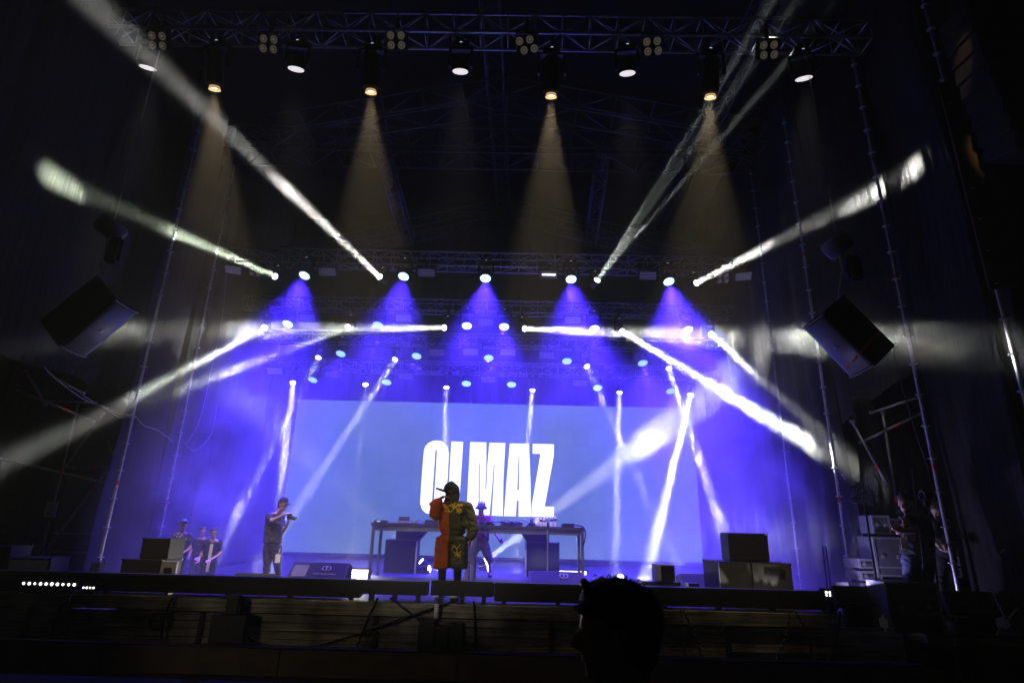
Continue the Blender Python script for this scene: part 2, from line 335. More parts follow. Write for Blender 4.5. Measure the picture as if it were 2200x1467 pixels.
# roof structure
truss((-8.6, 13.2, 11.75), (6.7, 13.2, 11.75), .75, 'deep roof truss crossing the stage behind the leaning ladder trusses', GT, M['rooftube'], rt=.03, rb=.016, bay=.9)
truss((at(1043, 5, 9).x, 6.2, 12.9), (at(1075, 500, 16).x, 17.8, 12.9), .42, 'slim spine truss running back along the middle of the roof', GT, M['rooftube'], rb=.009)
truss((at(1690, 10, 8).x, 5.0, 11.9), (at(1600, 330, 8).x+1.1, 17.5, 11.9), .42, 'violet-edged truss running back above the right end of the front truss', GT, M['rooftube'], rb=.009)
for (a, b, lab) in (((822, 330), (878, 520), 'leaning ladder truss hanging left of the roof spine'), ((1296, 330), (1268, 520), 'leaning ladder truss hanging right of the roof spine')):
    truss(at(*a, 11.6), at(*b, 14.4), .3, lab, GT, M['rooftube'], rt=.022, rb=.012, bay=.36)
for (a, b, lab) in (((1085, 205), (560, 290), 'left rafter of the front gable, dim purple'), ((1085, 205), (1640, 300), 'right rafter of the front gable, dim purple'), ((1085, 452), (600, 560), 'left rafter of the rear gable behind the spine'), ((1085, 452), (1600, 575), 'right rafter of the rear gable behind the spine')):
    Yg = 10.8 if a[1] < 300 else 16.5
    truss(at(*a, Yg), at(*b, Yg), .55, lab, GT, M['rooftube'], rt=.022, rb=.01, bay=.9)
# wires / chains
def chain(a, b, label, link_=.055, group='hoist chains'):
    a, b = V(a), V(b); n = int((b-a).length/link_); bm = bmesh.new(); d = (b-a)/n
    for i in range(n):
        c = a+d*(i+.5); w = .011
        if i % 2: add_tube(bm, c-d*.62+V((w, 0, 0)), c+d*.62+V((w, 0, 0)), .0045, 4); add_tube(bm, c-d*.62-V((w, 0, 0)), c+d*.62-V((w, 0, 0)), .0045, 4)
        else: add_tube(bm, c-d*.62+V((0, w, 0)), c+d*.62+V((0, w, 0)), .0045, 4); add_tube(bm, c-d*.62-V((0, w, 0)), c+d*.62-V((0, w, 0)), .0045, 4)
    return tag(obj('hoist_chain', bm, M['silver']), label, 'chain', group)
CR = at(1795, 500, 8.1); CL = at(247, 470, 8.1)
chain((CR.x, 8.1, 10.38), CR, 'steel hoist chain from the front truss down to the grey drum hoist')
chain((CL.x, 8.1, 10.38), CL, 'steel hoist chain from the left end of the front truss to the dark hoist')
# ------------------------------------------------------------------ scaffold poles
def pole(x, y, z0, z1, label, r=.026, bands=()):
    t = thing('scaffold_pole', label, 'scaffold pole', (x, y, z0), 0, 'scaffold standards beside the stage')
    prof = [(0, r)]; k = .35
    while k < z1-z0-.05: prof += [(k-.012, r), (k-.006, r*2.4), (k+.006, r*2.4), (k+.012, r)]; k += .5
    prof.append((z1-z0, r)); bm = bmesh.new(); prev = None
    for z, q in prof:
        ring = [bm.verts.new((q*math.cos(.6283*i), q*math.sin(.6283*i), z)) for i in range(10)]
        if prev:
            for i in range(10): bm.faces.new((prev[i], prev[(i+1) % 10], ring[(i+1) % 10], ring[i]))
        prev = ring
    bm.faces.new(prev); obj('tube', bm, M['galv'], t)
    for b in bands:
        bm = bmesh.new(); add_tube(bm, (0, 0, b-z0-.04), (0, 0, b-z0+.04), r*1.12, 10); obj('red_band', bm, M['red'], t)
    return t
pA = at(1830, 1255, 10.6); pB = at(2050, 1225, 8.9); pE = at(2200, 850, 7.3); pC = at(215, 1200, 10.75); pD = at(340, 1165, 12.75)
pole(pA.x, 10.6, .8, 10.8, 'scaffold pole on the right, left of the crossed-arms man', bands=(at(1803, 1073, 10.6).z, at(1725, 548, 10.6).z))
pole(pB.x, 8.9, .8, 10.8, 'bright scaffold pole just right of the crossed-arms man', bands=(at(2003, 1002, 8.9).z, at(1921, 594, 8.9).z))
pole(pE.x, 7.3, .0, 10.8, 'scaffold pole nearest the right edge', bands=(at(2089, 440, 7.3).z,))
pole(pC.x, 10.75, .45, 10.8, 'bright scaffold pole at left, at the corner of the open bay', bands=(at(245, 1037, 10.75).z,))
pole(pD.x, 12.75, .45, 10.8, 'thin scaffold pole beside the man in the printed shirt', bands=(at(357, 1078, 12.75).z, at(414, 791, 12.75).z))
p = at(1690, 1000, 12.6); pole(p.x, 12.6, .85, 10.8, 'faint scaffold pole in the blue haze at right', .022)
p = at(160, 1050, 9.3)
def tube_thing(name, label, cat, A, B, r, m, group, bands=()):
    A, B = V(A), V(B); t = thing(name, label, cat, A, 0, group); bm = bmesh.new(); add_tube(bm, (0, 0, 0), B-A, r, 10); obj('tube', bm, m, t, True)
    for f in bands:
        bm = bmesh.new(); d = (B-A); add_tube(bm, d*f-d.normalized()*.04, d*f+d.normalized()*.04, r*1.12, 10); obj('red_band', bm, M['red'], t)
    bm = bmesh.new()
    for e in (V((0, 0, 0)), B-A): add_box(bm, e-V((.028, .028, .024)), e+V((.028, .028, .024)), None, .008)
    obj('coupler', bm, M['dullgalv'], t); return t
GB = 'scaffold braces in the open side bays'
for A, B, l, bd in (
    (at(90, 1195, 11.4), at(238, 1000, 11.4), 'diagonal brace with a red band rising to the left corner pole', (.75,)),
    (at(88, 1195, 12.2), at(168, 870, 12.2), 'upright tube carrying the white notice in the left bay', (.55,)),
    (at(135, 1005, 12.2), at(245, 1002, 12.2), 'level ledger tube above the notice in the left bay', (.6,)),
    (at(103, 805, 9.6), at(178, 845, 9.6), 'thick lavender tube along the swagged hem at left', ()),
    (at(55, 798, 9.6), at(98, 868, 9.6), 'short red-tipped tube high in the left bay', (.05,)),
    (at(38, 838, 9.6), at(200, 905, 9.6), 'long tube crossing the top of the left bay', (.3, .65)),
    (at(98, 862, 10.8), at(205, 864, 10.8), 'level tube behind the swagged hem at left', (.25,)),
    (at(222, 888, 10.9), at(142, 1000, 10.9), 'slanting tube below the swagged hem', ()),
    (at(232, 950, 11.5), at(250, 1000, 11.5), 'short grey tube beside the left corner pole', ()),
    (at(0, 985, 10), at(240, 1040, 11.4), 'thin brace slanting down across the left bay', ()),
    (at(1975, 853, 9.2), at(1872, 886, 9.7), 'upper ledger tube under the slanting hem at right', ()),
    (at(1975, 890, 9.5), at(1850, 950, 9.85), 'lower ledger tube under the slanting hem at right', (.4,)),
    (at(1830, 905, 9.9), at(1905, 1040, 9.6), 'diagonal brace right of the bright white beam', (.75,)),
    (at(1896, 885, 9.7), at(1930, 1100, 9.7), 'upright tube behind the crossed-arms man', (.88,)),
    (at(1812, 1020, 10.9), at(1862, 1125, 10.9), 'brace running down behind the paddle aerials', ())):
    tube_thing('scaffold_tube', l, 'scaffold tube', A, B, .021, M['dullgalv'], GB, bd)
nt_ = thing('safety_notice', 'white printed notice hung on the tube in the left bay', 'notice', at(110, 1094, 12.1))
box_obj('sheet', (-.12, -.004, -.15), (.12, .004, .15), M['paper'], nt_)
bm = bmesh.new()
for k in range(7): add_box(bm, (-.09, -.007, .1-k*.035), (.09-.03*(k % 3), -.005, .108-k*.035))
obj('printed_lines', bm, M['black'], nt_)
# cables on the drapes and hem
def cable(label, pts, r=.011, m=None, name='cable', group='loose cables'):
    bm = bmesh.new(); add_path(bm, smooth_pts(pts), r, 6); return tag(obj(name, bm, m or M['rubber'], None, True), label, 'cable', group)
lead = mat('pale_grey_cable', (.3, .3, .34), .5)
cable('pair of pale cables draped along the swagged hem at left', [at(88, 720, 8.6), at(90, 768, 8.8), at(108, 803, 9.0), at(180, 858, 10), at(222, 873, 10.5), at(255, 889, 10.6), at(285, 890, 10.6)], .012, lead)
cable('second pale cable sagging below the swagged hem at left', [at(178, 850, 10), at(225, 877, 10.45), at(258, 897, 10.55), at(286, 892, 10.6), at(310, 914, 11), at(340, 925, 11.8), at(372, 948, 12.4)], .01, lead)
cable('thin lead running down the blue-lit cloth left of the screen', [at(485, 590, 13.3), at(478, 680, 13.3), at(455, 790, 13.3), at(430, 900, 13.2), at(400, 955, 13)], .008, lead)
cable('thin lead looping at the foot of the left cloth', [at(465, 870, 13.4), at(455, 930, 13.4), at(420, 968, 13.2), at(395, 950, 13)], .008, lead)
cable('black cable hanging beside the right scaffold pole', [at(1915, 740, 8.7), at(1935, 820, 8.7), at(1965, 920, 8.7), at(1995, 1010, 8.7)], .01)
for k, (pts, l) in enumerate((
    ([(148, 1275), (120, 1330), (110, 1378)], 'black cable down the fascia near the left end'),
    ([(150, 1275), (148, 1330), (140, 1378)], 'straight black cable beside the left fascia joint'),
    ([(372, 1280), (352, 1330), (345, 1385)], 'thick black cable left of the coiled lead'),
    ([(985, 1288), (860, 1330), (740, 1370), (640, 1392), (545, 1378), (525, 1330), (530, 1290)], 'long black cable sagging in a wide arc across the fascia'),
    ([(812, 1283), (788, 1335), (762, 1402)], 'black cable hanging left of the power boxes'),
    ([(838, 1283), (880, 1315), (918, 1345)], 'black cable slanting into the power boxes'),
    ([(1018, 1290), (1020, 1340), (1022, 1410)], 'straight black cable right of the power boxes'),
    ([(1462, 1310), (1470, 1370), (1472, 1425)], 'left of two black cables behind the foreground head'),
    ([(1468, 1310), (1492, 1360), (1512, 1428)], 'right of two black cables behind the foreground head'),
    ([(1695, 1312), (1690, 1360), (1662, 1428)], 'black cable left of the orange reflection'),
    ([(1708, 1312), (1735, 1360), (1748, 1430)], 'black cable right of the orange reflection'),
    ([(1805, 1312), (1800, 1360), (1782, 1430)], 'black cable at the right end of the fascia'),
    ([(1988, 1322), (1996, 1335), (1994, 1380), (1982, 1450)], 'violet-lit lead falling over the edge of the side stage'))):
    yy = 9.06 if k < 12 else 8.0
    cable(l, [at(x, y, yy-.02*(i % 2)) for i, (x, y) in enumerate(pts)], .017 if k < 12 else .012)
bm = bmesh.new()
for i in range(3): 
    c = at(333+i*3, 1335, 9.03-i*.02)
    cp = [c+V((math.cos(a)*.09, 0, math.sin(a)*.11)) for a in [j*math.pi/6 for j in range(13)]]; add_path(bm, cp, .014, 6)
tag(obj('cable_coil', bm, M['rubber'], None, True), 'coiled black lead hung on the fascia', 'cable')
pb = thing('power_box', 'cluster of black power boxes with a pale socket hung on the fascia', 'power box', at(945, 1365, 9.0))
for lo, hi in (((-.3, -.12, -.3), (-.07, .05, .22)), ((-.05, -.1, -.32), (.13, .05, .14)), ((.15, -.12, -.3), (.32, .05, .2))): box_obj('box', lo, hi, M['black'], pb, .01)
bm = bmesh.new(); add_tube(bm, (-.06, -.08, .24), (-.06, -.08, .42), .035, 12); obj('socket', bm, M['paper'], pb, True)
pb2 = thing('power_box', 'dark distribution box hung on the fascia below the LED batten', 'power box', at(495, 1335, 9.0))
box_obj('box', (-.24, -.1, -.28), (.26, .05, .1), M['black'], pb2, .01); box_obj('bracket', (-.08, -.06, .11), (.1, .05, .36), M['black'], pb2, .01)
# ------------------------------------------------------------------ luminaires
def disc(bm, r, z, seg=28):
    bmesh.ops.create_circle(bm, cap_ends=True, radius=r, segments=seg, matrix=Matrix.Translation((0, 0, z)) @ Matrix.Rotation(math.pi, 4, 'X'))
def rings(r, dot, z, counts=(1, 6, 12, 18)):
    bm = bmesh.new(); n = len(counts)
    for k, c in enumerate(counts):
        rr = 0 if k == 0 else (r-dot)*k/(n-1)
        for i in range(c):
            a = 6.2832*i/c+k*.2
            bmesh.ops.create_circle(bm, cap_ends=True, radius=dot, segments=9, matrix=Matrix.Translation((rr*math.cos(a), rr*math.sin(a), z)) @ Matrix.Rotation(math.pi, 4, 'X'))
    me = bpy.data.meshes.new('led'); bm.to_mesh(me); bm.free(); return me
def head_mesh(r, L, taper=.8):
    bm = bmesh.new(); prof = [(0, r*1.08), (.03, r*1.12), (L*.35, r*1.1), (L*.6, r*.95), (L*.92, r*taper), (L, r*taper*.7)]
    prev = None; seg = 24
    for z, rad in prof:
        ring = [bm.verts.new((rad*math.cos(6.2832*i/seg), rad*math.sin(6.2832*i/seg), z)) for i in range(seg)]
        if prev:
            for i in range(seg): bm.faces.new((prev[i], prev[(i+1) % seg], ring[(i+1) % seg], ring[i]))
        prev = ring
    bm.faces.new(prev)
    for k in range(4): add_tube(bm, (0, 0, L*.45+k*.03), (0, 0, L*.45+k*.03+.01), r*1.0, 24)
    me = bpy.data.meshes.new('head'); bm.normal_update(); bm.to_mesh(me); bm.free(); return me
WHEAD = head_mesh(.145, .26); BHEAD = head_mesh(.085, .3, .95); PHEAD = head_mesh(.13, .62, 1.15)
LED_ME = rings(.138, .0185, -.006); LED_ME.materials.append(M['cyan_led'])
M['cyan_led_dim'] = mat('lit_cyan_led_dimmer', (1, 1, 1), .3, emit=(.5, .93, 1), estr=1.25)
LED_MD = LED_ME.copy(); LED_MD.materials.clear(); LED_MD.materials.append(M['cyan_led_dim'])
LED_MW = rings(.138, .0185, -.006); LED_MW.materials.append(M['white_led'])
def yoke(t, lens, d, r, L, topz, m):
    """U arm and base up to the truss; everything in world offsets from lens"""
    c = -V(d).normalized()*(L*.45)
    side = V(d).cross(V((0, 0, 1))); side = V((1, 0, 0)) if side.length < .1 else side.normalized()
    bm = bmesh.new(); w = r*1.35; up = c+V((0, 0, r*1.9+.05))
    for s in (-1, 1):
        add_box(bm, (-.02, -.045, -.06), (.02, .045, r*1.9+.08), Matrix.Translation(c+side*w*s) @ Matrix(((side.x, -side.y, 0, 0), (side.y, side.x, 0, 0), (0, 0, 1, 0), (0, 0, 0, 1))), .006)
    add_box(bm, (-w-.02, -.05, -.02), (w+.02, .05, .03), Matrix.Translation(up) @ Matrix(((side.x, -side.y, 0, 0), (side.y, side.x, 0, 0), (0, 0, 1, 0), (0, 0, 0, 1))), .006)
    obj('yoke', bm, m, t)
    b0 = up+V((0, 0, .04)); bm = bmesh.new(); add_box(bm, b0+V((-.15, -.1, 0)), b0+V((.15, .1, .1)), None, .015)
    h = topz-(lens.z+b0.z+.1)
    if h > .02: add_box(bm, b0+V((-.03, -.02, .1)), b0+V((.03, .02, .1+h)))
    obj('base', bm, m, t)
    box_obj('status_display', b0+V((-.022, -.104, .035)), b0+V((.022, -.101, .052)), M['status'], t)
def spot(parent, d, e, col, ang, rad, blend, off=.03):
    l = bpy.data.lights.new('lamp', 'SPOT'); o = bpy.data.objects.new('lamp', l); COL.objects.link(o); o.parent = parent
    l.energy = e; l.color = col; l.spot_size = math.radians(ang); l.spot_blend = blend; l.shadow_soft_size = rad
    o.location = V(d).normalized()*off; o.rotation_euler = frame(d).to_euler(); return o
BLUE = (.055, .018, 1.0)
WASH_E, BEAM_E = 13500, .75
def beamlamp(parent, d, e, col, spread, r, off=.02):
    l = bpy.data.lights.new('lamp', 'AREA'); o = bpy.data.objects.new('lamp', l); COL.objects.link(o); o.parent = parent
    l.shape = 'DISK'; l.size = r*1.7; l.spread = math.radians(spread); l.energy = e; l.color = col
    o.location = V(d).normalized()*off; o.rotation_euler = frame(d).to_euler(); return o
GW = 'LED wash lamps over the stage'
def wash(px, py, Y, d, label, topz, e=None, col=BLUE, ang=64, cyan=True):
    P = at(px, py, Y); d = V(d).normalized(); t = thing('wash_light', label, 'stage light', P, 0, GW)
    q = frame(d).to_euler()
    h = link('head', WHEAD, M['black_metal'], t, True); h.rotation_euler = q
    bm = bmesh.new(); disc(bm, .142, -.002); b = obj('lens_plate', bm, M['cyan_bed'] if cyan else M['white_bed'], t); b.rotation_euler = q
    l = link('led_array', (LED_ME if Y < 14.5 or (e or 0) > WASH_E*.3 else LED_MD) if cyan else LED_MW, None, t); l.rotation_euler = q
    yoke(t, P, d, .145, .26, topz, M['black_metal'])
    e = WASH_E if e is None else e
    if e:
        dl = V((d.x*.8, -.03 if Y < 14.5 else .0, -.99)) if cyan else d
        spot(t, dl, e, col, ang if not cyan else (72 if Y < 14.5 else 92), .12, .85 if cyan else .75)
        if cyan: spot(t, dl, e*.02+60, (.25, .75, 1.0), 28, .1, .8)
    return t
z1, z2, z3, z4 = 8.66, at(1060, 662, 15.5).z-.17, at(1060, 733, 16.4).z-.17, at(1060, 793, 17.3).z-.17
WD = (0, -.42, -.9)
ordn = ['first', 'second', 'third', 'fourth', 'fifth', 'sixth']
def wrow(lst, Y, z, rn):
    for i, it in enumerate(lst):
        x, y, e, dx = it
        wash(x, y, Y, (dx, WD[1], WD[2]), 'glowing cyan-white LED wash lamp, %s from the left in %s' % (ordn[i], rn), z, WASH_E*e)
wrow([(654, 592, 1.0, -.12), (867, 594, .9, -.08), (1043, 598, 1.2, 0), (1227, 600, 1.3, .04), (1437, 605, 1.3, .1)], 14, z1, 'the top blue row')
wrow([(618, 696, .32, -.1), (812, 698, .3, -.05), (1003, 700, .34, 0), (1083, 702, .34, 0), (1277, 706, .36, .05), (1478, 708, .5, .1)], 15.25, z2, 'the second blue row')
wrow([(732, 760, .15, -.08), (895, 765, .13, -.04), (1050, 769, .26, 0), (1218, 776, .18, .03), (1381, 780, .3, .08)], 16.15, z3, 'the third blue row')
wrow([(672, 816, .1, -.1), (831, 821, .08, -.05), (1002, 824, .14, 0), (1099, 826, .14, 0), (1284, 833, .12, .05), (1441, 840, .16, .1)], 17.05, z4, 'the lowest blue row')
for i, (x, y) in enumerate([(318, 146), (636, 149), (989, 154), (1348, 158), (1727, 169)]):
    wash(x, y, 8.2, (.1*(2-i)*-.5, .36, -.93), 'pale round LED lamp pointing down, %s of five under the front truss' % ordn[i], 10.38, 300, (1, .88, .75), 34, False)
GBm = 'moving-head beam lamps'
def beam(px, py, Y, tx, ty, tY, label, topz, e=1, ang=3.6, col=(1, 1, .9), head=None, lens=None, name='beam_light', r=.085, group=GBm, blend=.25, parts=True):
    P = at(px, py, Y); T = at(tx, ty, tY); d = (T-P).normalized(); t = thing(name, label, 'stage light', P, 0, group); q = frame(d).to_euler()
    h = link('head', head or BHEAD, M['black_metal'], t, True); h.rotation_euler = q
    bm = bmesh.new(); disc(bm, r*.95, -.003); b = obj('lens', bm, lens or M['beam_lens'], t); b.rotation_euler = q
    if parts: yoke(t, P, d, r*1.1, .3 if head is None else .62, topz, M['black_metal'])
    beamlamp(t, d, e*BEAM_E*.0016, col, ang, r)
    return t
B = 30000
beam(816, 595, 14, 180, -10, 6.5, 'beam lamp throwing the brightest ray up to the top left corner', z1, B*1.9, 3.9)
beam(591, 594, 14, 110, 382, 8.0, 'beam lamp throwing a thin green-tinted ray onto the left cloth', z1, B*.55, 4.4, (.85, 1, .7))
beam(1283, 602, 14, 1570, 200, 9, 'beam lamp fanning several thin rays up to the right', z1, B*.22, 1.8, (.9, 1, .88))
beam(1496, 608, 14, 1962, 368, 8.5, 'beam lamp throwing a ray onto the right cloth as a white oval', z1, B*1.05, 4.6)
for dx, dy in ((-60, 40), (55, 10)):
    P = at(1283, 602, 14); T = at(1570+dx, 200+dy, 9); beamlamp([o for o in COL.objects if o.get('label') == 'beam lamp fanning several thin rays up to the right'][0], T-P, B*.15*.0016, (.9, 1, .88), 1.6, .04)
beam(955, 704, 15.2, 60, 716, 7.8, 'beam lamp shooting a level ray far to the left', z2, B*1.3, 4.2)
beam(1127, 706, 15.2, 1990, 742, 7.8, 'beam lamp shooting a level ray far to the right', z2, B*1.7, 4.2)
beam(568, 704, 15.2, 0, 1005, 8.0, 'beam lamp at the left end of the second row, aimed down left', z2, B*.6, 2.4)
beam(748, 703, 15.2, 60, 960, 8.0, 'beam lamp left of a round second-row lamp, aimed low to the left', z2, B*.35, 2.6)
beam(1336, 712, 15.2, 1895, 1045, 9.95, 'beam lamp throwing the very bright ray down to the right corner', z2, B*2.4, 3.4)
beam(1528, 718, 15.2, 1838, 995, 10.3, 'beam lamp at the right end of the second row, aimed down right', z2, B*.8, 3.4)
beam(684, 768, 16.1, 520, 1085, 13.5, 'beam lamp left of the third row, slanting down left past a round lamp', z3, B*.2, 2.8)
beam(849, 772, 16.1, 650, 1075, 13.5, 'beam lamp in the middle left of the third row, faint ray down left', z3, B*.55, 2.8)
beam(1261, 787, 16.1, 1385, 1060, 13.5, 'beam lamp in the middle right of the third row, faint ray down right', z3, B*.3, 2.8)
beam(1437, 791, 16.1, 1565, 1175, 13.2, 'beam lamp right of the third row, long ray to the small speaker', z3, B*.6, 3.1)
beam(629, 822, 17, 600, 1090, 14.5, 'beam lamp above the top left corner of the screen', z4, B*.6, 3.2)
beam(785, 826, 17, 765, 1070, 15, 'small bright lamp above the screen, second from the left in the lowest beam row', z4, B*.15, 2.6)
beam(959, 832, 17, 956, 1000, 16.2, 'beam lamp pointing straight down above the letter O', z4, B*.9, 2.9)
beam(1144, 838, 17, 1128, 1010, 16.2, 'beam lamp pointing straight down above the letter A', z4, B*.9, 2.9)
beam(1331, 843, 17, 1322, 1230, 15.3, 'beam lamp whose ray drops to the small lit lamp on the deck', z4, B*.8, 3.1)
beam(1484, 848, 17, 1395, 1210, 14.5, 'beam lamp with the strong ray falling down left by the right edge of the screen', z4, B*2.2, 3.6)
for i, (x, y, tx, ty) in enumerate([(461, 190, 455, 500), (797, 197, 800, 520), (1184, 206, 1180, 520), (1526, 208, 1530, 520)]):
    P = at(x, y, 8.25); e = 2400
    Tp = P+V((0, .35, -.94))*3
    t = thing('profile_spotlight', 'tall black spotlight with a warm amber cone, %s of four on the front truss' % ordn[i], 'stage light', P, 0, 'amber profile spotlights'); d = V((0, .35, -.94)).normalized(); q = frame(d).to_euler()
    h = link('head', PHEAD, M['black_metal'], t, True); h.rotation_euler = q; h.location = -d*.06
    bm = bmesh.new(); bmesh.ops.create_cone(bm, cap_ends=False, segments=28, radius1=.1, radius2=.085, depth=.06, matrix=Matrix.Translation((0, 0, -.0))); s_ = obj('snoot', bm, M['warm_snoot'], t, True); s_.rotation_euler = q; s_.location = -d*.0
    bm = bmesh.new(); disc(bm, .07, 0); b = obj('lens', bm, M['warm_lens'], t); b.rotation_euler = q; b.location = -d*.015
    yoke(t, P, d, .17, .9, 10.38, M['black_metal'])
    spot(t, d, e*(1.25, .9, 1.1, .95)[i], (1, .77, .42), (31, 34, 32, 35)[i], .05, .5, .05)
# blinders
def blinder(px, py, Y, label, tilt, topz, s=1.0):
    P = at(px, py, Y); t = thing('blinder', label, 'stage light', P, 0, 'four-lens blinders')
    R = (Matrix.Rotation(math.radians(tilt), 4, 'Y') @ Matrix.Rotation(math.radians(40), 4, 'X')) @ FRONT
    for sx in (-1, 1):
        bm = bmesh.new(); add_box(bm, (-.083, -.15, -.16), (.083, .15, -.01), None, .02)
        for v in bm.verts: v.co = R @ (v.co+V((sx*.09, 0, 0)))
        obj('housing', bm, M['black_metal'], t)
    for sx in (-1, 1):
        for sy in (-1, 1):
            bm = bmesh.new(); c = V((sx*.09+.012*sy*(tilt/6), sy*.075, 0))
            prev = None
            for (rr, zz) in ((.066, .004), (.06, .012), (.05, .0), (.03, -.01), (.012, -.012)):
                ring = [bm.verts.new(R @ (c+V((rr*math.cos(6.2832*i/20), rr*math.sin(6.2832*i/20), zz)))) for i in range(20)]
                if prev:
                    for i in range(20): bm.faces.new((prev[i], prev[(i+1) % 20], ring[(i+1) % 20], ring[i]))
                prev = ring
            bm.faces.new(prev)
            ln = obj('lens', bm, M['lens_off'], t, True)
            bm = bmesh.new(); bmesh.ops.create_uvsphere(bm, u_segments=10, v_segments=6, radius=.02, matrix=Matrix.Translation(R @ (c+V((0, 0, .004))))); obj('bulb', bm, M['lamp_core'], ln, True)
    bm = bmesh.new()
    for sx in (-1, 1): add_box(bm, (sx*.19-.006, -.02, -.05), (sx*.19+.006, .02, .24))
    add_box(bm, (-.19, -.02, .235), (.19, .02, .25))
    if topz-P.z > .25: add_box(bm, (-.02, -.02, .25), (.02, .02, topz-P.z))
    obj('yoke', bm, M['black_metal'], t)
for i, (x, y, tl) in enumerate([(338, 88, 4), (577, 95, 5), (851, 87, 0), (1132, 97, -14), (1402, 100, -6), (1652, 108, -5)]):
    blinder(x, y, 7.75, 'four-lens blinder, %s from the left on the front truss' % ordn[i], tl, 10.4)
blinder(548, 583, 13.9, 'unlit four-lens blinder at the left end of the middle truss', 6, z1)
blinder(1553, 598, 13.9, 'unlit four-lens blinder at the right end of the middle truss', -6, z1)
# strobe panels
def grid_mesh(w, h, nx, ny, r, z=.0):
    bm = bmesh.new()
    for i in range(nx):
        for j in range(ny):
            bmesh.ops.create_circle(bm, cap_ends=True, radius=r, segments=8, matrix=Matrix.Translation((-w/2+w*(i+.5)/nx, -h/2+h*(j+.5)/ny, z)))
    return bm
def bars_mesh(w, h, n, z=0):
    bm = bmesh.new()
    for j in range(n): add_box(bm, (-w/2, -h/2+h*(j+.12)/n, z-.002), (w/2, -h/2+h*(j+.88)/n, z))
    return bm
def strobe(px, py, Y, label, topz, kind='dots', w=.44, h=.2, rot=0, lit=False, tilt=35):
    P = at(px, py, Y); t = thing('strobe_panel', label, 'stage light', P, 0, 'rectangular LED strobe panels')
    R = Matrix.Rotation(math.radians(rot), 4, 'Y') @ Matrix.Rotation(math.radians(tilt), 4, 'X') @ FRONT
    bm = bmesh.new(); add_box(bm, (-w/2-.03, -h/2-.03, -.13), (w/2+.03, h/2+.03, -.008), None, .012); bm.transform(R); obj('housing', bm, M['black_metal'], t)
    bm = grid_mesh(w, h, 11, 5, .015) if kind == 'dots' else bars_mesh(w, h, 6)
    bm.transform(R); obj('led_grid', bm, M['strobe_led'], t)
    if lit:
        bm = bmesh.new(); add_box(bm, (-w*.4, -.018, .004), (w*.4, .018, .01)); bm.transform(R); obj('flash_tube', bm, M['strobe_lit'], t)
    bm = bmesh.new()
    for sx in (-1, 1): add_box(bm, (sx*(w/2+.045)-.008, -.02, -.04), (sx*(w/2+.045)+.008, .02, .2))
    add_box(bm, (-w/2-.05, -.02, .2), (w/2+.05, .02, .215))
    if topz-P.z > .22: add_box(bm, (-.02, -.02, .215), (.02, .02, topz-P.z))
    obj('bracket', bm, M['black_metal'], t)
for (x, y, Y, l, tz, k, rt, lit) in (
    (500, 580, 13.9, 'slatted strobe panel, tilted, outermost at the left of the middle truss', z1, 'bars', 8, 0),
    (703, 584, 13.9, 'dotted strobe panel between the two leftmost lamps of the top blue row', z1, 'dots', 0, 0),
    (916, 586, 13.9, 'dotted strobe panel right of the second lamp of the top blue row', z1, 'dots', 0, 0),
    (1179, 590, 13.9, 'strobe panel with a lit white strip, in the middle of the top row', z1, 'dots', 0, 1),
    (1392, 592, 13.9, 'dotted strobe panel left of the last lamp of the top blue row', z1, 'dots', 0, 0),
    (1598, 594, 13.9, 'slatted strobe panel outermost at the right of the middle truss', z1, 'bars', -6, 0),
    (660, 683, 15.2, 'dotted strobe panel right of the first lamp of the second row', z2, 'dots', 0, 0),
    (867, 684, 15.2, 'slatted strobe panel above the level left-hand ray', z2, 'bars', 0, 0),
    (1043, 692, 15.2, 'dotted strobe panel between the two middle lamps of the second row', z2, 'dots', 0, 0),
    (1231, 688, 15.2, 'slatted strobe panel above the level right-hand ray', z2, 'bars', 0, 0),
    (590, 797, 16.1, 'slatted strobe panel low at far left of the third row', z3, 'bars', 0, 0),
    (938, 757, 16.1, 'dotted strobe panel left of centre in the third row', z3, 'dots', 0, 0),
    (1011, 756, 16.1, 'slatted strobe panel just left of the central lamp of the third row', z3, 'bars', 0, 0),
    (1091, 757, 16.1, 'slatted strobe panel just right of the central lamp of the third row', z3, 'bars', 0, 0),
    (1175, 763, 16.1, 'dotted strobe panel right of centre in the third row', z3, 'dots', 0, 0),
    (713, 804, 17, 'faint dotted strobe panel at the left of the lowest row', z4, 'dots', 0, 0),
    (871, 808, 17, 'dotted strobe panel right of the second lamp of the lowest row', z4, 'dots', 0, 0),
    (1049, 815, 17, 'faint dotted strobe panel at the centre of the lowest row', z4, 'dots', 0, 0),
    (1247, 823, 17, 'dotted strobe panel left of the fifth lamp of the lowest row', z4, 'dots', 0, 0)):
    strobe(x, y, Y, l, tz, k, rot=rt, lit=lit)
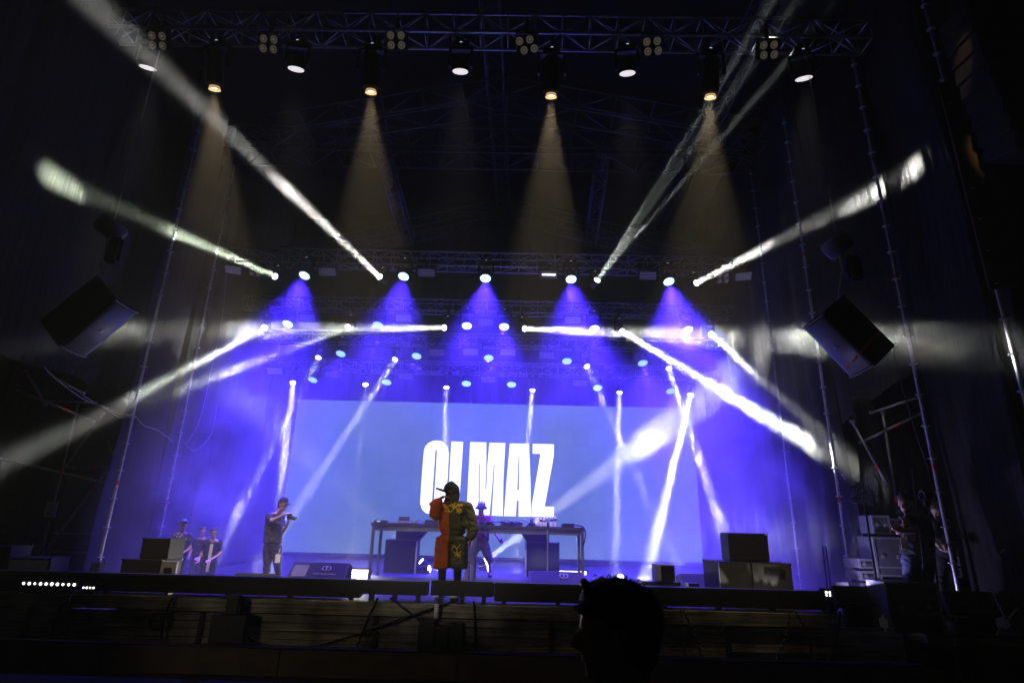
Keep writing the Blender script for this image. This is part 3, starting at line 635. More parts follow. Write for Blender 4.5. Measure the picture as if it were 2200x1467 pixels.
# lamps standing on the deck
def floor_beam(px, py, tx, ty, tY, Y, label, e, ang):
    P = at(px, py, Y); T = at(tx, ty, tY); d = (T-P).normalized(); t = thing('floor_beam_light', label, 'stage light', P, 0, 'lamps standing on the deck'); q = frame(d).to_euler()
    h = link('head', BHEAD, M['black_metal'], t, True); h.rotation_euler = q
    bm = bmesh.new(); disc(bm, .08, -.003); b = obj('lens', bm, M['beam_lens'], t); b.rotation_euler = q
    c = -d*.14; z0 = DECK-P.z
    bm = bmesh.new()
    if c.z-.06 > z0+.05: add_box(bm, c+V((-.02, -.02, z0+.06-c.z)), c+V((.02, .02, -.05)))
    add_box(bm, (c.x-.15, c.y-.12, z0), (c.x+.15, c.y+.12, z0+.07), None, .01); obj('base', bm, M['black_metal'], t)
    if e > 100: beamlamp(t, d, e*.0016, (1, 1, .93), ang, .08)
    elif e: spot(t, d, e, (1, 1, .93), ang, .03, .5, .03)
    return t
floor_beam(1050, 1199, 1400, 938, 14.6, 15.6, 'floor lamp behind the DJ sending a ray up to the right through the smoke', B*1.7, 9)
floor_beam(922, 1222, 1010, 1214, 13.9, 14.2, 'floor lamp behind the singer sending a level ray to the right', B*.5, 12)
floor_beam(905, 1205, 520, 850, 13.5, 15.8, 'floor lamp behind the left table sending a broad faint ray up to the left', B*.28, 10)
floor_beam(732, 1222, 730, 1220, 10, 14.6, 'small bright round lamp on the deck beside the logo wedge', 60, 60)
floor_beam(1333, 1241, 1330, 1235, 10, 14.2, 'small bright round lamp on the deck right of the tables', 60, 60)
fs = thing('floor_strobe', 'blinding warm white strobe bar on the deck left of the tables', 'stage light', at(775, 1229, 13.6)); 
box_obj('housing', (-.24, .01, -.09), (.24, .12, .09), M['black_metal'], fs, .01); box_obj('flash_tube', (-.2, -.005, -.05), (.2, .008, .05), M['strobe_warm'], fs, .003)
box_obj('foot', (-.2, .01, -.25), (.2, .12, -.09), M['black_metal'], fs, .006)
l_ = spot(fs, (0, -1, -.25), 900, (1, .95, .7), 150, .1, .9, .05)
fs2 = thing('floor_strobe', 'white strobe strip glowing behind the right table', 'stage light', at(1228, 1232, 15.0))
box_obj('housing', (-.4, .01, -.08), (.4, .12, .1), M['black_metal'], fs2, .01); box_obj('flash_tube', (-.36, -.005, -.06), (.36, .008, .06), M['strobe_warm'], fs2, .003)
# ------------------------------------------------------------------ haze and smoke
def vol_mat(name, dens, an=.12):
    m = bpy.data.materials.new(name); m.use_nodes = True; nt = m.node_tree
    for x in list(nt.nodes):
        if x.type != 'OUTPUT_MATERIAL': nt.nodes.remove(x)
    pv = nt.nodes.new('ShaderNodeVolumePrincipled'); pv.inputs['Density'].default_value = dens; pv.inputs['Anisotropy'].default_value = an
    pv.inputs['Color'].default_value = (.95, .95, .97, 1)
    nt.links.new(pv.outputs[0], nt.nodes['Material Output'].inputs['Volume']); return m, nt, pv
if FOG_ON:
    m, nt, pv = vol_mat('thin_haze', .0062); tag(box_obj('haze', (-20, -3, -1.5), (20, 24, 15), m), kind='stuff')
    m, nt, pv = vol_mat('drifting_smoke', 0)
    g = nt.nodes.new('ShaderNodeTexCoord'); t = nt.nodes.new('ShaderNodeTexNoise'); t.inputs['Scale'].default_value = .7; t.inputs['Detail'].default_value = 7; t.inputs['Roughness'].default_value = .62; t.inputs['Distortion'].default_value = .6
    mp = nt.nodes.new('ShaderNodeMapping'); mp.inputs['Location'].default_value = (3.1, 1.7, 5.2); nt.links.new(g.outputs['Object'], mp.inputs[0]); nt.links.new(mp.outputs[0], t.inputs['Vector'])
    mr = nt.nodes.new('ShaderNodeMapRange'); mr.inputs[1].default_value = .42; mr.inputs[2].default_value = .68; mr.inputs[3].default_value = .18; mr.inputs[4].default_value = 1; nt.links.new(t.outputs[0], mr.inputs[0])
    sx = nt.nodes.new('ShaderNodeSeparateXYZ'); nt.links.new(g.outputs['Object'], sx.inputs[0])
    def N(op, a, b=None, c=None):
        n = nt.nodes.new('ShaderNodeMath'); n.operation = op
        for k, v in enumerate((a, b, c)):
            if v is None: continue
            if isinstance(v, (int, float)): n.inputs[k].default_value = v
            else: nt.links.new(v, n.inputs[k])
        return n.outputs[0]
    def SM(v, a, b, c, d):
        n = nt.nodes.new('ShaderNodeMapRange'); n.interpolation_type = 'SMOOTHSTEP'
        for k, x in enumerate((a, b, c, d)): n.inputs[k+1].default_value = x
        nt.links.new(v, n.inputs[0]); return n.outputs[0]
    side = SM(N('ABSOLUTE', N('ADD', sx.outputs[0], 1.0)), 2.6, 6.4, .0, 1)            # clouds hug both sides
    right = SM(sx.outputs[0], -1.0, 5.0, .1, .2)
    low = SM(sx.outputs[2], 4.5, 8.0, 1, .2)
    high = SM(sx.outputs[2], 3.4, 6.4, .008, .055)                                         # and gather under the lamps
    dens = N('ADD', N('MULTIPLY', N('MULTIPLY', side, right), low), high)
    b = nt.nodes.new('ShaderNodeMath'); b.operation = 'MULTIPLY'; nt.links.new(mr.outputs[0], b.inputs[0]); nt.links.new(dens, b.inputs[1])
    nt.links.new(b.outputs[0], pv.inputs['Density'])
    tag(box_obj('smoke', (-7.5, 10.2, .92), (5.6, 17.9, 8.9), m), kind='stuff')
def puff(c, r, dens, label_seed, det=6, sc=2.2, sq=(1, 1, 1)):
    m, nt, pv = vol_mat('smoke_puff', 0, .1); g = nt.nodes.new('ShaderNodeTexCoord'); ln = nt.nodes.new('ShaderNodeVectorMath'); ln.operation = 'LENGTH'; nt.links.new(g.outputs['Object'], ln.inputs[0])
    f = nt.nodes.new('ShaderNodeMapRange'); f.interpolation_type = 'SMOOTHSTEP'; f.inputs[1].default_value = .25; f.inputs[2].default_value = .98; f.inputs[3].default_value = 1; f.inputs[4].default_value = 0; nt.links.new(ln.outputs['Value'], f.inputs[0])
    t = nt.nodes.new('ShaderNodeTexNoise'); t.inputs['Scale'].default_value = sc; t.inputs['Detail'].default_value = det; t.inputs['Distortion'].default_value = .8
    mp = nt.nodes.new('ShaderNodeMapping'); mp.inputs['Location'].default_value = (label_seed, 2*label_seed, 3); nt.links.new(g.outputs['Object'], mp.inputs[0]); nt.links.new(mp.outputs[0], t.inputs['Vector'])
    r_ = nt.nodes.new('ShaderNodeMapRange'); r_.inputs[1].default_value = .45; r_.inputs[2].default_value = .7; r_.inputs[3].default_value = 0; r_.inputs[4].default_value = dens; nt.links.new(t.outputs[0], r_.inputs[0])
    mu = nt.nodes.new('ShaderNodeMath'); mu.operation = 'MULTIPLY'; nt.links.new(f.outputs[0], mu.inputs[0]); nt.links.new(r_.outputs[0], mu.inputs[1]); nt.links.new(mu.outputs[0], pv.inputs['Density'])
    bm = bmesh.new(); bmesh.ops.create_icosphere(bm, subdivisions=3, radius=1); o = obj('smoke', bm, m); o.location = c; o.scale = [r*q for q in sq]; tag(o, kind='stuff'); return o
if FOG_ON:
    puff(at(1392, 948, 14.9), 1.0, .9, 1.7, sq=(1.1, .9, .75))          # bright puff over the screen
    puff(at(1462, 722, 13.6), .75, .6, 4.1, sq=(1.1, .9, .8))
    puff(at(1800, 720, 8.9), 1.3, .16, 7.3, sq=(1.6, .8, .6)); puff(at(1960, 735, 8.0), 1.0, .14, 9.9, sq=(1.5, .8, .5))
    puff(at(1690, 1120, 12.6), 1.9, .42, 5.5, sc=1.6, sq=(1, .8, .95)); puff(at(1600, 930, 14.0), 1.9, .22, 8.2, sc=1.5, sq=(1.1, .8, 1))
    puff(at(430, 1090, 12.8), 1.7, .42, 2.6, sc=1.7, sq=(1, .8, 1)); puff(at(560, 930, 14.5), 1.8, .25, 6.1, sc=1.5, sq=(1.2, .8, 1)); puff(at(700, 985, 15.8), 1.5, .12, 13.1, sc=1.6, sq=(1.3, .7, .9))
    puff(at(390, 715, 11.6), .9, .28, 12.2, sq=(1.7, .8, .5)); puff(at(225, 720, 9.0), .7, .1, 3.3, sq=(1.5, .8, .6))
# ------------------------------------------------------------------ speakers and stage gear
def logo(parent, c, R, s, text=None):
    """ring-and-stem emblem, laid flat in the panel"""
    bm = bmesh.new()
    for sg in (-1, 1):
        pts = [V((sg*(.35+.75*math.sin(a))*s*.9, (math.cos(a)*.62+.05)*s, 0)) for a in [k*math.pi/10 for k in range(0, 11)]]
        add_path(bm, [c+R @ p for p in pts], .16*s, 5)
    add_path(bm, [c+R @ V((.0, .72*s, 0)), c+R @ V((.0, -.95*s, 0))], .13*s, 5)
    add_path(bm, [c+R @ V((-.42*s, .7*s, 0)), c+R @ V((.0, .72*s, 0)), c+R @ V((.42*s, .7*s, 0))], .1*s, 5)
    obj('emblem', bm, M['grey_panel'], parent, True)
    if text:
        me = textmesh(text, .55*s, .003); me.transform(Matrix.Translation(c+R @ V((0, -1.7*s, 0))) @ R.to_4x4()); link('lettering', me, M['grey_panel'], parent)
def wedge(px, py, Y, w, h, label, rz=0, lx=0, text=None, base=None, handle=False):
    P = at(px, py, Y); t = thing('floor_monitor', label, 'speaker', (P.x, Y, DECK), rz, 'wedge monitors along the stage')
    d = h*1.25; k = .32*h
    prof = [(0, 0), (0, k), (d*.62, h), (d, h*.82), (d*.9, 0)]
    bm = bmesh.new(); L = [bm.verts.new((-w/2, y, z)) for y, z in prof]; Rr = [bm.verts.new((w/2, y, z)) for y, z in prof]
    bm.faces.new(L[::-1]); bm.faces.new(Rr)
    for i in range(5): j = (i+1) % 5; bm.faces.new((L[i], L[j], Rr[j], Rr[i]))
    bmesh.ops.recalc_face_normals(bm, faces=bm.faces); bmesh.ops.bevel(bm, geom=bm.edges[:], offset=.012, segments=2, affect='EDGES')
    obj('cabinet', bm, M['cabinet'], t)
    a = math.atan2(h-k, d*.62); R = Matrix.Rotation(a, 3, 'X'); ln = math.hypot(h-k, d*.62)
    bm = bmesh.new(); add_box(bm, (-w/2+.03, .02, .002), (w/2-.03, ln-.02, .010), Matrix.Translation((0, 0, k)) @ R.to_4x4(), .003); obj('grille', bm, M['grille'], t)
    logo(t, V((lx, ln*.62*math.cos(a), k+ln*.62*math.sin(a)))+R @ V((0, 0, .016)), R, .075, text)
    if handle: 
        bm = bmesh.new(); add_box(bm, (-w*.44, .06, .008), (-w*.18, ln*.8, .02), Matrix.Translation((0, 0, k)) @ R.to_4x4(), .004); obj('horn_recess', bm, M['black'], t)
    return t
wedge(676, 1243, 10.6, 1.02, .40, 'black wedge monitor with ring emblem and small lettering, left of the warm strobe', 0, .13, 'SPEED PRODUCTION', handle=True)
wedge(1197, 1252, 10.9, 1.0, .34, 'black wedge monitor with ring emblem in front of the right table', 0, .13)
wedge(1530, 1255, 10.9, 1.0, .36, 'brownish wedge monitor with ring emblem half hidden by the big right speaker', .1, .12)
wedge(2070, 1245, 9.0, 1.1, .5, 'dark wedge monitor on the side stage right of the scaffold pole', -.2, .3)
def cabinet(px, Y, w, d, h, z, label, rz=0, name='speaker_cabinet', face='grille', group=None, cat='speaker'):
    P = at(px, 1200, Y); t = thing(name, label, cat, (P.x, Y, z), rz, group)
    box_obj('cabinet', (-w/2, 0, 0), (w/2, d, h), M['cabinet'], t, .012)
    if face: box_obj('grille', (-w/2+.03, -.012, .03), (w/2-.03, -.002, h-.03), M[face], t, .003)
    for sx in (-1, 1):
        for sy in (0, 1):
            box_obj('corner_cap', (sx*(w/2-.02)-.025, sy*(d-.03)-.008, h-.03), (sx*(w/2-.02)+.025, sy*(d-.03)+.035, h+.006), M['black'], t, .004)
    return t
cb = cabinet(860, 14.0, .74, .6, .72, DECK, 'black subwoofer under the left table with an angled monitor on top', .05)
cb2 = cabinet(1165, 14.0, .78, .6, .74, DECK, 'black subwoofer under the right table catching a bright smear of light', -.08)
box_obj('side_edge', (-.40, -.02, 0), (-.36, .05, .73), M['silver'], cb2)
box_obj('side_edge', (.34, -.02, 0), (.37, .04, .7), M['silver'], cb)
def side_monitor(px, Y, z, sg, label):
    P = at(px, 1200, Y); t = thing('side_monitor', label, 'speaker', (P.x, Y, z), 0, 'monitors on the subwoofers')
    prof = [(-.32, 0), (.2, 0), (.38, .22), (.16, .42), (-.32, .42)]; bm = bmesh.new()
    A = [bm.verts.new((sg*x, 0, zz)) for x, zz in prof]; Bv = [bm.verts.new((sg*x, .42, zz)) for x, zz in prof]; n = 5
    bm.faces.new(A); bm.faces.new(Bv[::-1])
    for i in range(n): j = (i+1) % n; bm.faces.new((A[j], A[i], Bv[i], Bv[j]))
    bmesh.ops.recalc_face_normals(bm, faces=bm.faces); bmesh.ops.bevel(bm, geom=bm.edges[:], offset=.01, segments=2, affect='EDGES'); obj('cabinet', bm, M['cabinet'], t)
    bm = bmesh.new(); a, b = V((sg*.215, 0, .012)), V((sg*.385, 0, .21)); nn = V((sg*.75, 0, -.65)).normalized()
    vs = [bm.verts.new(p+nn*.008) for p in (a+V((0, .03, 0)), b+V((0, .03, 0)), b+V((0, .39, 0)), a+V((0, .39, 0)))]; bm.faces.new(vs); bmesh.ops.solidify(bm, geom=bm.faces[:], thickness=.006); obj('grille', bm, M['grey_panel'], t)
side_monitor(876, 14.05, DECK+.725, 1, 'angled monitor on the left subwoofer, green-lit front edge, facing right')
side_monitor(1150, 14.05, DECK+.745, -1, 'angled monitor on the right subwoofer with pale front facing left')
# left cluster
lc = cabinet(306, 9.9, .72, .5, .44, DECK, 'wide black speaker on the lip at left with a grey end plate and cut-out handle', -.12, face=None)
box_obj('end_plate', (.365, -.02, 0), (.64, .03, .43), M['grey_panel'], lc, .006)
bm = bmesh.new(); add_box(bm, (.43, -.03, .22), (.575, -.015, .335), None, .007); obj('handle_recess', bm, M['black'], lc)
me = textmesh('EVOX A', .078, .004, .9); me.transform(Matrix.Translation((.505, -.024, .11)) @ FRONT); link('lettering', me, M['black'], lc)
cabinet(328, 10.0, .5, .4, .32, DECK+.447, 'plain black monitor box standing on the wide left speaker', -.1, face=None)
cabinet(258, 10.0, .16, .3, .18, DECK, 'tiny black box beside the wide left speaker', 0, face=None)
cabinet(207, 10.4, .16, .16, .34, DECK, 'slim dark box at the foot of the left corner pole', 0, face=None, name='cable_box', cat='box')
lg = cabinet(48, 9.6, .86, .5, .36, DECK+.08, 'grey-fronted speaker at the far left edge of the lip', .12, face='grey_panel')
cabinet(-4, 9.5, .3, .5, .56, DECK+.05, 'tall dark speaker cut by the left edge of the photo', .12, face='grille')
sp_ = thing('crate', 'dark flight case lettered OMEGA behind the left pole, lost in blue smoke', 'case', at(150, 1255, 12.2)); z_ = DECK-sp_.location.z
box_obj('body', (-.55, 0, z_), (.65, .6, z_+.75), M['case'], sp_, .01)
bm = bmesh.new()
for zz in (z_+.0, z_+.72, z_+.36): add_box(bm, (-.56, -.008, zz), (.66, .0, zz+.035))
obj('metal_edges', bm, M['silver'], sp_)
me = textmesh('OMEGA', .14, .004); me.transform(Matrix.Translation((.12, -.008, z_+.55)) @ FRONT); link('lettering', me, M['grey_panel'], sp_)
# right cluster
rc = cabinet(1578, 9.9, .56, .6, .64, DECK, 'big glossy grey-black speaker half, streaked by reflected lamplight, at right of the lip', .12, face=None)
rc2 = cabinet(1655, 9.85, .62, .6, .64, DECK, 'big speaker end plate with slot handle beside the streaked one', -.12, face=None)
GLS = mat('satin_dark_panel', (.07, .07, .07), .22, .2, .2, 6)
for r_, w_ in ((rc, .56), (rc2, .62)): box_obj('front_panel', (-w_/2+.012, -.014, .01), (w_/2-.012, -.002, .63), GLS, r_, .004)
bm = bmesh.new(); add_box(bm, (-.12, -.028, .46), (.2, -.015, .55), None, .006); obj('handle_recess', bm, M['black'], rc2)
bm = bmesh.new()
for k in range(3): add_box(bm, (-.06, -.022, .12+k*.035), (.16, -.015, .14+k*.035))
obj('connector_strip', bm, M['silver'], rc2)
box_obj('edge_strip', (-.29, -.02, .0), (-.275, -.002, .63), M['silver'], rc, .002)
sl = bpy.data.objects.new('lamp', bpy.data.lights.new('lamp', 'SPOT'))
tp = thing('top_monitor', 'matt black rectangular monitor standing on the big right speaker', 'speaker', (at(1609, 1200, 10.1).x, 10.05, DECK+.647), 0)
box_obj('cabinet', (-.33, 0, 0), (.33, .4, .44), M['cabinet'], tp, .012); box_obj('grille', (-.31, -.012, .02), (.31, -.001, .42), M['black'], tp, .003); box_obj('corner_cap', (.29, -.02, .41), (.335, .02, .446), M['silver'], tp, .004)
sb = cabinet(1418, 10.0, .62, .4, .24, DECK+.06, 'low black speaker between the tables and the big right speaker', 0, face='black'); box_obj('end_plate', (-.36, -.01, 0), (-.3, .1, .23), M['grey_panel'], sb, .004)
st = thing('small_monitor', 'small grey monitor box standing on the low black speaker', 'speaker', (at(1430, 1200, 10.0).x, 10.0, DECK+.31), .15)
box_obj('cabinet', (-.15, 0, 0), (.15, .25, .26), M['grey_panel'], st, .01); box_obj('grille', (-.09, -.01, .01), (.14, -.001, .24), M['grille'], st, .003)
sm = thing('small_monitor', 'slim upright black box with pale edges beside the hidden wedge', 'speaker', (at(1487, 1200, 9.9).x, 9.9, DECK), 0)
box_obj('cabinet', (-.09, 0, 0), (.09, .2, .3), M['black'], sm, .01); box_obj('edge_strip', (-.1, -.01, 0), (-.09, .02, .3), M['silver'], sm)
# LED battens on the lip
def batten(px, py, Y, w, h, label, nx, ny, z0, lit=False, rz=0, tilt=-30, group='LED battens on the stage lip'):
    P = at(px, py, Y); t = thing('led_batten', label, 'stage light', P, rz, group); R = Matrix.Rotation(math.radians(tilt), 4, 'X') @ FRONT
    bm = bmesh.new(); add_box(bm, (-w/2-.03, -h/2-.03, -.12), (w/2+.03, h/2+.03, -.01), None, .01); bm.transform(R); obj('housing', bm, M['black_metal'], t)
    if nx*ny <= 24:
        for i in range(nx):
            for j in range(ny):
                bm = bmesh.new(); bmesh.ops.create_circle(bm, cap_ends=True, radius=min(w/nx, h/ny)*random.uniform(.3, .46), segments=10, matrix=Matrix.Translation((-w/2+w*(i+.5)/nx, -h/2+h*(j+.5)/ny, 0))); bm.transform(R); obj('led_cell', bm, M['strobe_lit' if lit else 'lens_dark'], t)
    else:
        bm = grid_mesh(w, h, nx, ny, min(w/nx, h/ny)*.38); add_box(bm, (-w/2, -h/2, -.006), (w/2, h/2, -.001)); bm.transform(R); obj('led_grid', bm, M['strobe_lit' if lit else 'lens_dark'], t)
    box_obj('foot', (-w*.4, -.01, z0-P.z), (w*.4, .06, -h/2), M['black'], t)
M['lens_dark'] = mat('dark_led_lens', (.06, .06, .065), .15, .1, .2, 40)
batten(549, 1238, 10.2, .66, .07, 'black LED batten with two rows of dark lenses left of the logo wedge', 12, 2, DECK)
batten(105, 1254, 9.16, .85, .05, 'LED batten on the lip at left with a row of bright white cells', 10, 1, DECK, True, tilt=0)
batten(190, 1262, 9.16, .2, .04, 'short lit LED cells on the lip right of the long batten', 4, 1, DECK, True, tilt=0)
batten(1783, 1275, 9.1, .15, .08, 'small blinding white LED unit at the right end of the lip', 3, 2, DECK, True, tilt=0)
lu = [o for o in COL.objects if o.get('label', '').startswith('small blinding white LED unit')][0]
spot(lu, (.75, -.25, .55), 120, (.5, .45, 1), 140, .06, .8, .06)
batten(1845, 1280, 8.7, .56, .22, 'black LED panel with rows of dark lenses at the corner of the side stage', 14, 4, .8, tilt=-20)
batten(2090, 1295, 8.5, .62, .26, 'black LED panel on the side stage near the right edge', 14, 5, .8, tilt=-20)
ub = thing('led_batten', 'low lamp bar behind the black bar, its cells scalloping light up the big right speaker', 'stage light', V((at(1625, 1262, 9.7).x, 9.7, DECK+.09)), 0, 'LED battens on the stage lip')
box_obj('housing', (-.36, -.04, -.04), (.36, .04, .03), M['black_metal'], ub, .008)
for k, (xx, dx, e_, an_) in enumerate(((-.14, -1.2, 22, 26), (.08, .0, 7, 32), (.2, .05, 9, 30), (.31, .1, 8, 34))):
    box_obj('led_cell', (xx-.03, -.02, .031), (xx+.03, .02, .036), M['strobe_lit'], ub); l_ = spot(ub, (dx, .42, .9), e_, (1, .97, .85), an_, .02, .7, .0); l_.location = (xx, 0, .06)
# tables
M['table_metal'] = mat('dull_table_aluminium', (.13, .13, .15), .45, .6, .2, 10)
def table(x0, x1, label):
    t = thing('dj_table', label, 'table', ((x0+x1)/2, 12.5, DECK), 0, 'equipment tables at centre stage'); h = (x1-x0)/2; T = 1.10
    box_obj('table_top', (-h, 0, T-.075), (h, .85, T), M['tblcloth'], t, .01)
    bm = bmesh.new(); add_box(bm, (-h+.06, .03, T-.16), (h-.06, .06, T-.08)); add_box(bm, (-h+.06, .79, T-.16), (h-.06, .82, T-.08)); add_box(bm, (-h+.03, .08, T-.158), (-h+.055, .77, T-.082)); add_box(bm, (h-.055, .08, T-.158), (h-.03, .77, T-.082)); obj('frame', bm, M['table_metal'], t)
    for sx in (-1, 1):
        for y in (.04, .78):
            box_obj('leg', (sx*(h-.055)-.03, y-.025, 0), (sx*(h-.055)+.03, y+.035, T-.08), M['table_metal'], t, .006)
    return t
TX0, TXM, TX1 = at(797, 1125, 12.5).x, at(1012, 1128, 12.5).x, at(1257, 1133, 12.5).x
table(TX0, TXM-.01, 'left equipment table with aluminium legs, dark top, near the warm strobe')
table(TXM+.01, TX1, 'right equipment table with aluminium legs, bottles and folded cloth on it')
ZT = DECK+1.10
def on_table(name, px, Y, lo, hi, m, label, cat, bev=.006):
    x = at(px, 1128, Y).x; t = thing(name, label, cat, (x, Y, ZT)); box_obj('body', lo, hi, m, t, bev); return t
t = on_table('radio_receiver', 816, 12.8, (-.14, 0, 0), (.14, .2, .045), M['black'], 'black wireless receiver with white display on the left table', 'receiver'); box_obj('display', (-.07, -.004, .012), (.0, -.001, .034), M['status'], t)
bm = bmesh.new(); add_tube(bm, (-.08, .02, .045), (-.08, .02, .09), .005); obj('aerial', bm, M['black'], t); bm = bmesh.new(); add_tube(bm, (.04, .02, .045), (.04, .02, .085), .005); obj('aerial', bm, M['black'], t)
t = on_table('audio_mixer', 865, 12.8, (-.14, 0, 0), (.14, .25, .04), M['grey_panel'], 'small mixer under an open tablet on the left table', 'mixer'); bm = bmesh.new(); add_box(bm, (-.12, .1, .05), (.12, .115, .16), Matrix.Rotation(-.25, 4, 'X'), .004); obj('tablet', bm, M['black'], t)
t = on_table('sound_card', 889, 12.8, (-.07, 0, 0), (.07, .16, .04), M['grey_panel'], 'pale little interface box beside the tablet', 'interface')
cable('thin cable off the back of the little interface box', [at(892, 1120, 12.85), at(903, 1117, 12.9), at(915, 1126, 13)], .006)
t = on_table('media_player', 928, 12.75, (-.16, 0, 0), (.16, .35, .075), M['black'], 'black player deck at the right end of the left table', 'player')
for i, (px, l) in enumerate(((1045, 'black player deck in front of the DJ, tangled in cables'), (1090, 'mixer in the middle of the right table'), (1108, 'second black player deck, towards the bottles'))):
    w = .15; t = on_table('deck_player' if i != 1 else 'dj_mixer', px, 12.72, (-w, 0, 0), (w, .38, .07), M['black'], l, 'player' if i != 1 else 'mixer')
    bm = bmesh.new()
    if i != 1: add_tube(bm, (0, .17, .071), (0, .17, .085), .1, 28)
    else:
        for k in range(12): add_tube(bm, (-.1+.065*(k % 4), .08+.09*(k//4), .07), (-.1+.065*(k % 4), .08+.09*(k//4), .09), .012, 8)
    obj('jog_wheel' if i != 1 else 'knobs', bm, M['silver'], t)
for i in range(6):
    x = 1022+i*16; cable('cable strand %s over the decks on the right table' % ['starting by the singer', 'under the DJ', 'left of the mixer', 'over the mixer', 'right of the mixer', 'near the dark can'][i],
        [at(x, 1124+random.uniform(-2, 2), 12.55), at(x+14, 1118+random.uniform(-3, 3), 12.7), at(x+30, 1121, 12.65), at(x+44, 1126, 12.52)], .007, M['tblcloth'])
t = thing('drink_can', 'dark upright drink can left of the plastic cups', 'can', (at(1142, 1128, 12.7).x, 12.7, ZT)); bm = bmesh.new(); add_tube(bm, (0, 0, 0), (0, 0, .15), .033, 20); obj('body', bm, M['black'], t, True)
t = thing('plastic_cup', 'stack of clear plastic cups beside the bottles', 'cup', (at(1154, 1128, 12.7).x, 12.7, ZT)); bm = bmesh.new()
for k in range(4): add_tube(bm, (0, 0, k*.03), (0, 0, k*.03+.09), .035, 18, .045)
obj('body', bm, M['glasswhite'], t, True)
def bottle(px, Y, s, label):
    t = thing('water_bottle', label, 'bottle', (at(px, 1128, Y).x, Y, ZT), 0, 'water bottles on the right table'); bm = bmesh.new(); prof = [(0, .03), (.01, .034), (.09, .033), (.1, .030), (.12, .033), (.16, .031), (.185, .015), (.2, .013)]
    prev = None
    for z, r in prof:
        ring = [bm.verts.new((r*math.cos(6.2832*i/16), r*math.sin(6.2832*i/16), z*s)) for i in range(16)]
        if prev:
            for i in range(16): bm.faces.new((prev[i], prev[(i+1) % 16], ring[(i+1) % 16], ring[i]))
        else: bm.faces.new(ring[::-1])
        prev = ring
    bm.faces.new(prev); obj('body', bm, M['glasswhite'], t, True)
    bm = bmesh.new(); add_tube(bm, (0, 0, .2*s), (0, 0, .22*s), .016, 12); obj('cap', bm, M['white'], t)
    bm = bmesh.new(); add_tube(bm, (0, 0, .105*s), (0, 0, .15*s), .0345, 16); obj('paper_label', bm, M['tblcloth'], t)
for px, Y, s, l in ((1162, 12.62, .95, 'water bottle nearest the stack of cups'), (1169, 12.7, .85, 'shortest water bottle, second from the cups'), (1174, 12.8, 1.05, 'tall water bottle in the middle of the row'), (1185, 12.7, 1.02, 'water bottle left of the last one'), (1193, 12.75, 1.08, 'water bottle at the right end of the row')): bottle(px, Y, s, l)
t = thing('folded_cloth', 'folded dark blue cloth near the right end of the table', 'cloth', (at(1220, 1128, 12.8).x, 12.7, ZT)); bm = bmesh.new(); add_box(bm, (-.15, 0, 0), (.15, .3, .06), None, .025); add_box(bm, (-.1, .02, .055), (.15, .28, .075), None, .01); obj('fabric', bm, M['blackcloth'], t)
cable('thick black cable looping off the right end of the table', [at(1235, 1128, 12.6), at(1252, 1131, 12.45), at(1258, 1145, 12.42), at(1255, 1165, 12.45), at(1249, 1180, 12.6)], .016)
t = thing('microphone_stand', 'slim mic stand in front of the right subwoofer', 'stand', (at(1176, 1240, 12.3).x, 12.3, DECK)); bm = bmesh.new(); add_tube(bm, (0, 0, .0), (0, 0, 1.08), .012, 8); obj('upright', bm, M['alu'], t); bm = bmesh.new(); add_tube(bm, (0, 0, 0), (0, 0, .02), .14, 24); obj('base', bm, M['black'], t); bm = bmesh.new(); add_tube(bm, (0, 0, 1.05), (.0, -.02, 1.2), .022, 10, .015); obj('microphone', bm, M['black'], t)
cable('black cables in a tangle on the deck right of the tables', [at(1270+i*5, 1243-(i % 3)*5, 12.8+.1*(i % 2)) for i in range(12)], .012)
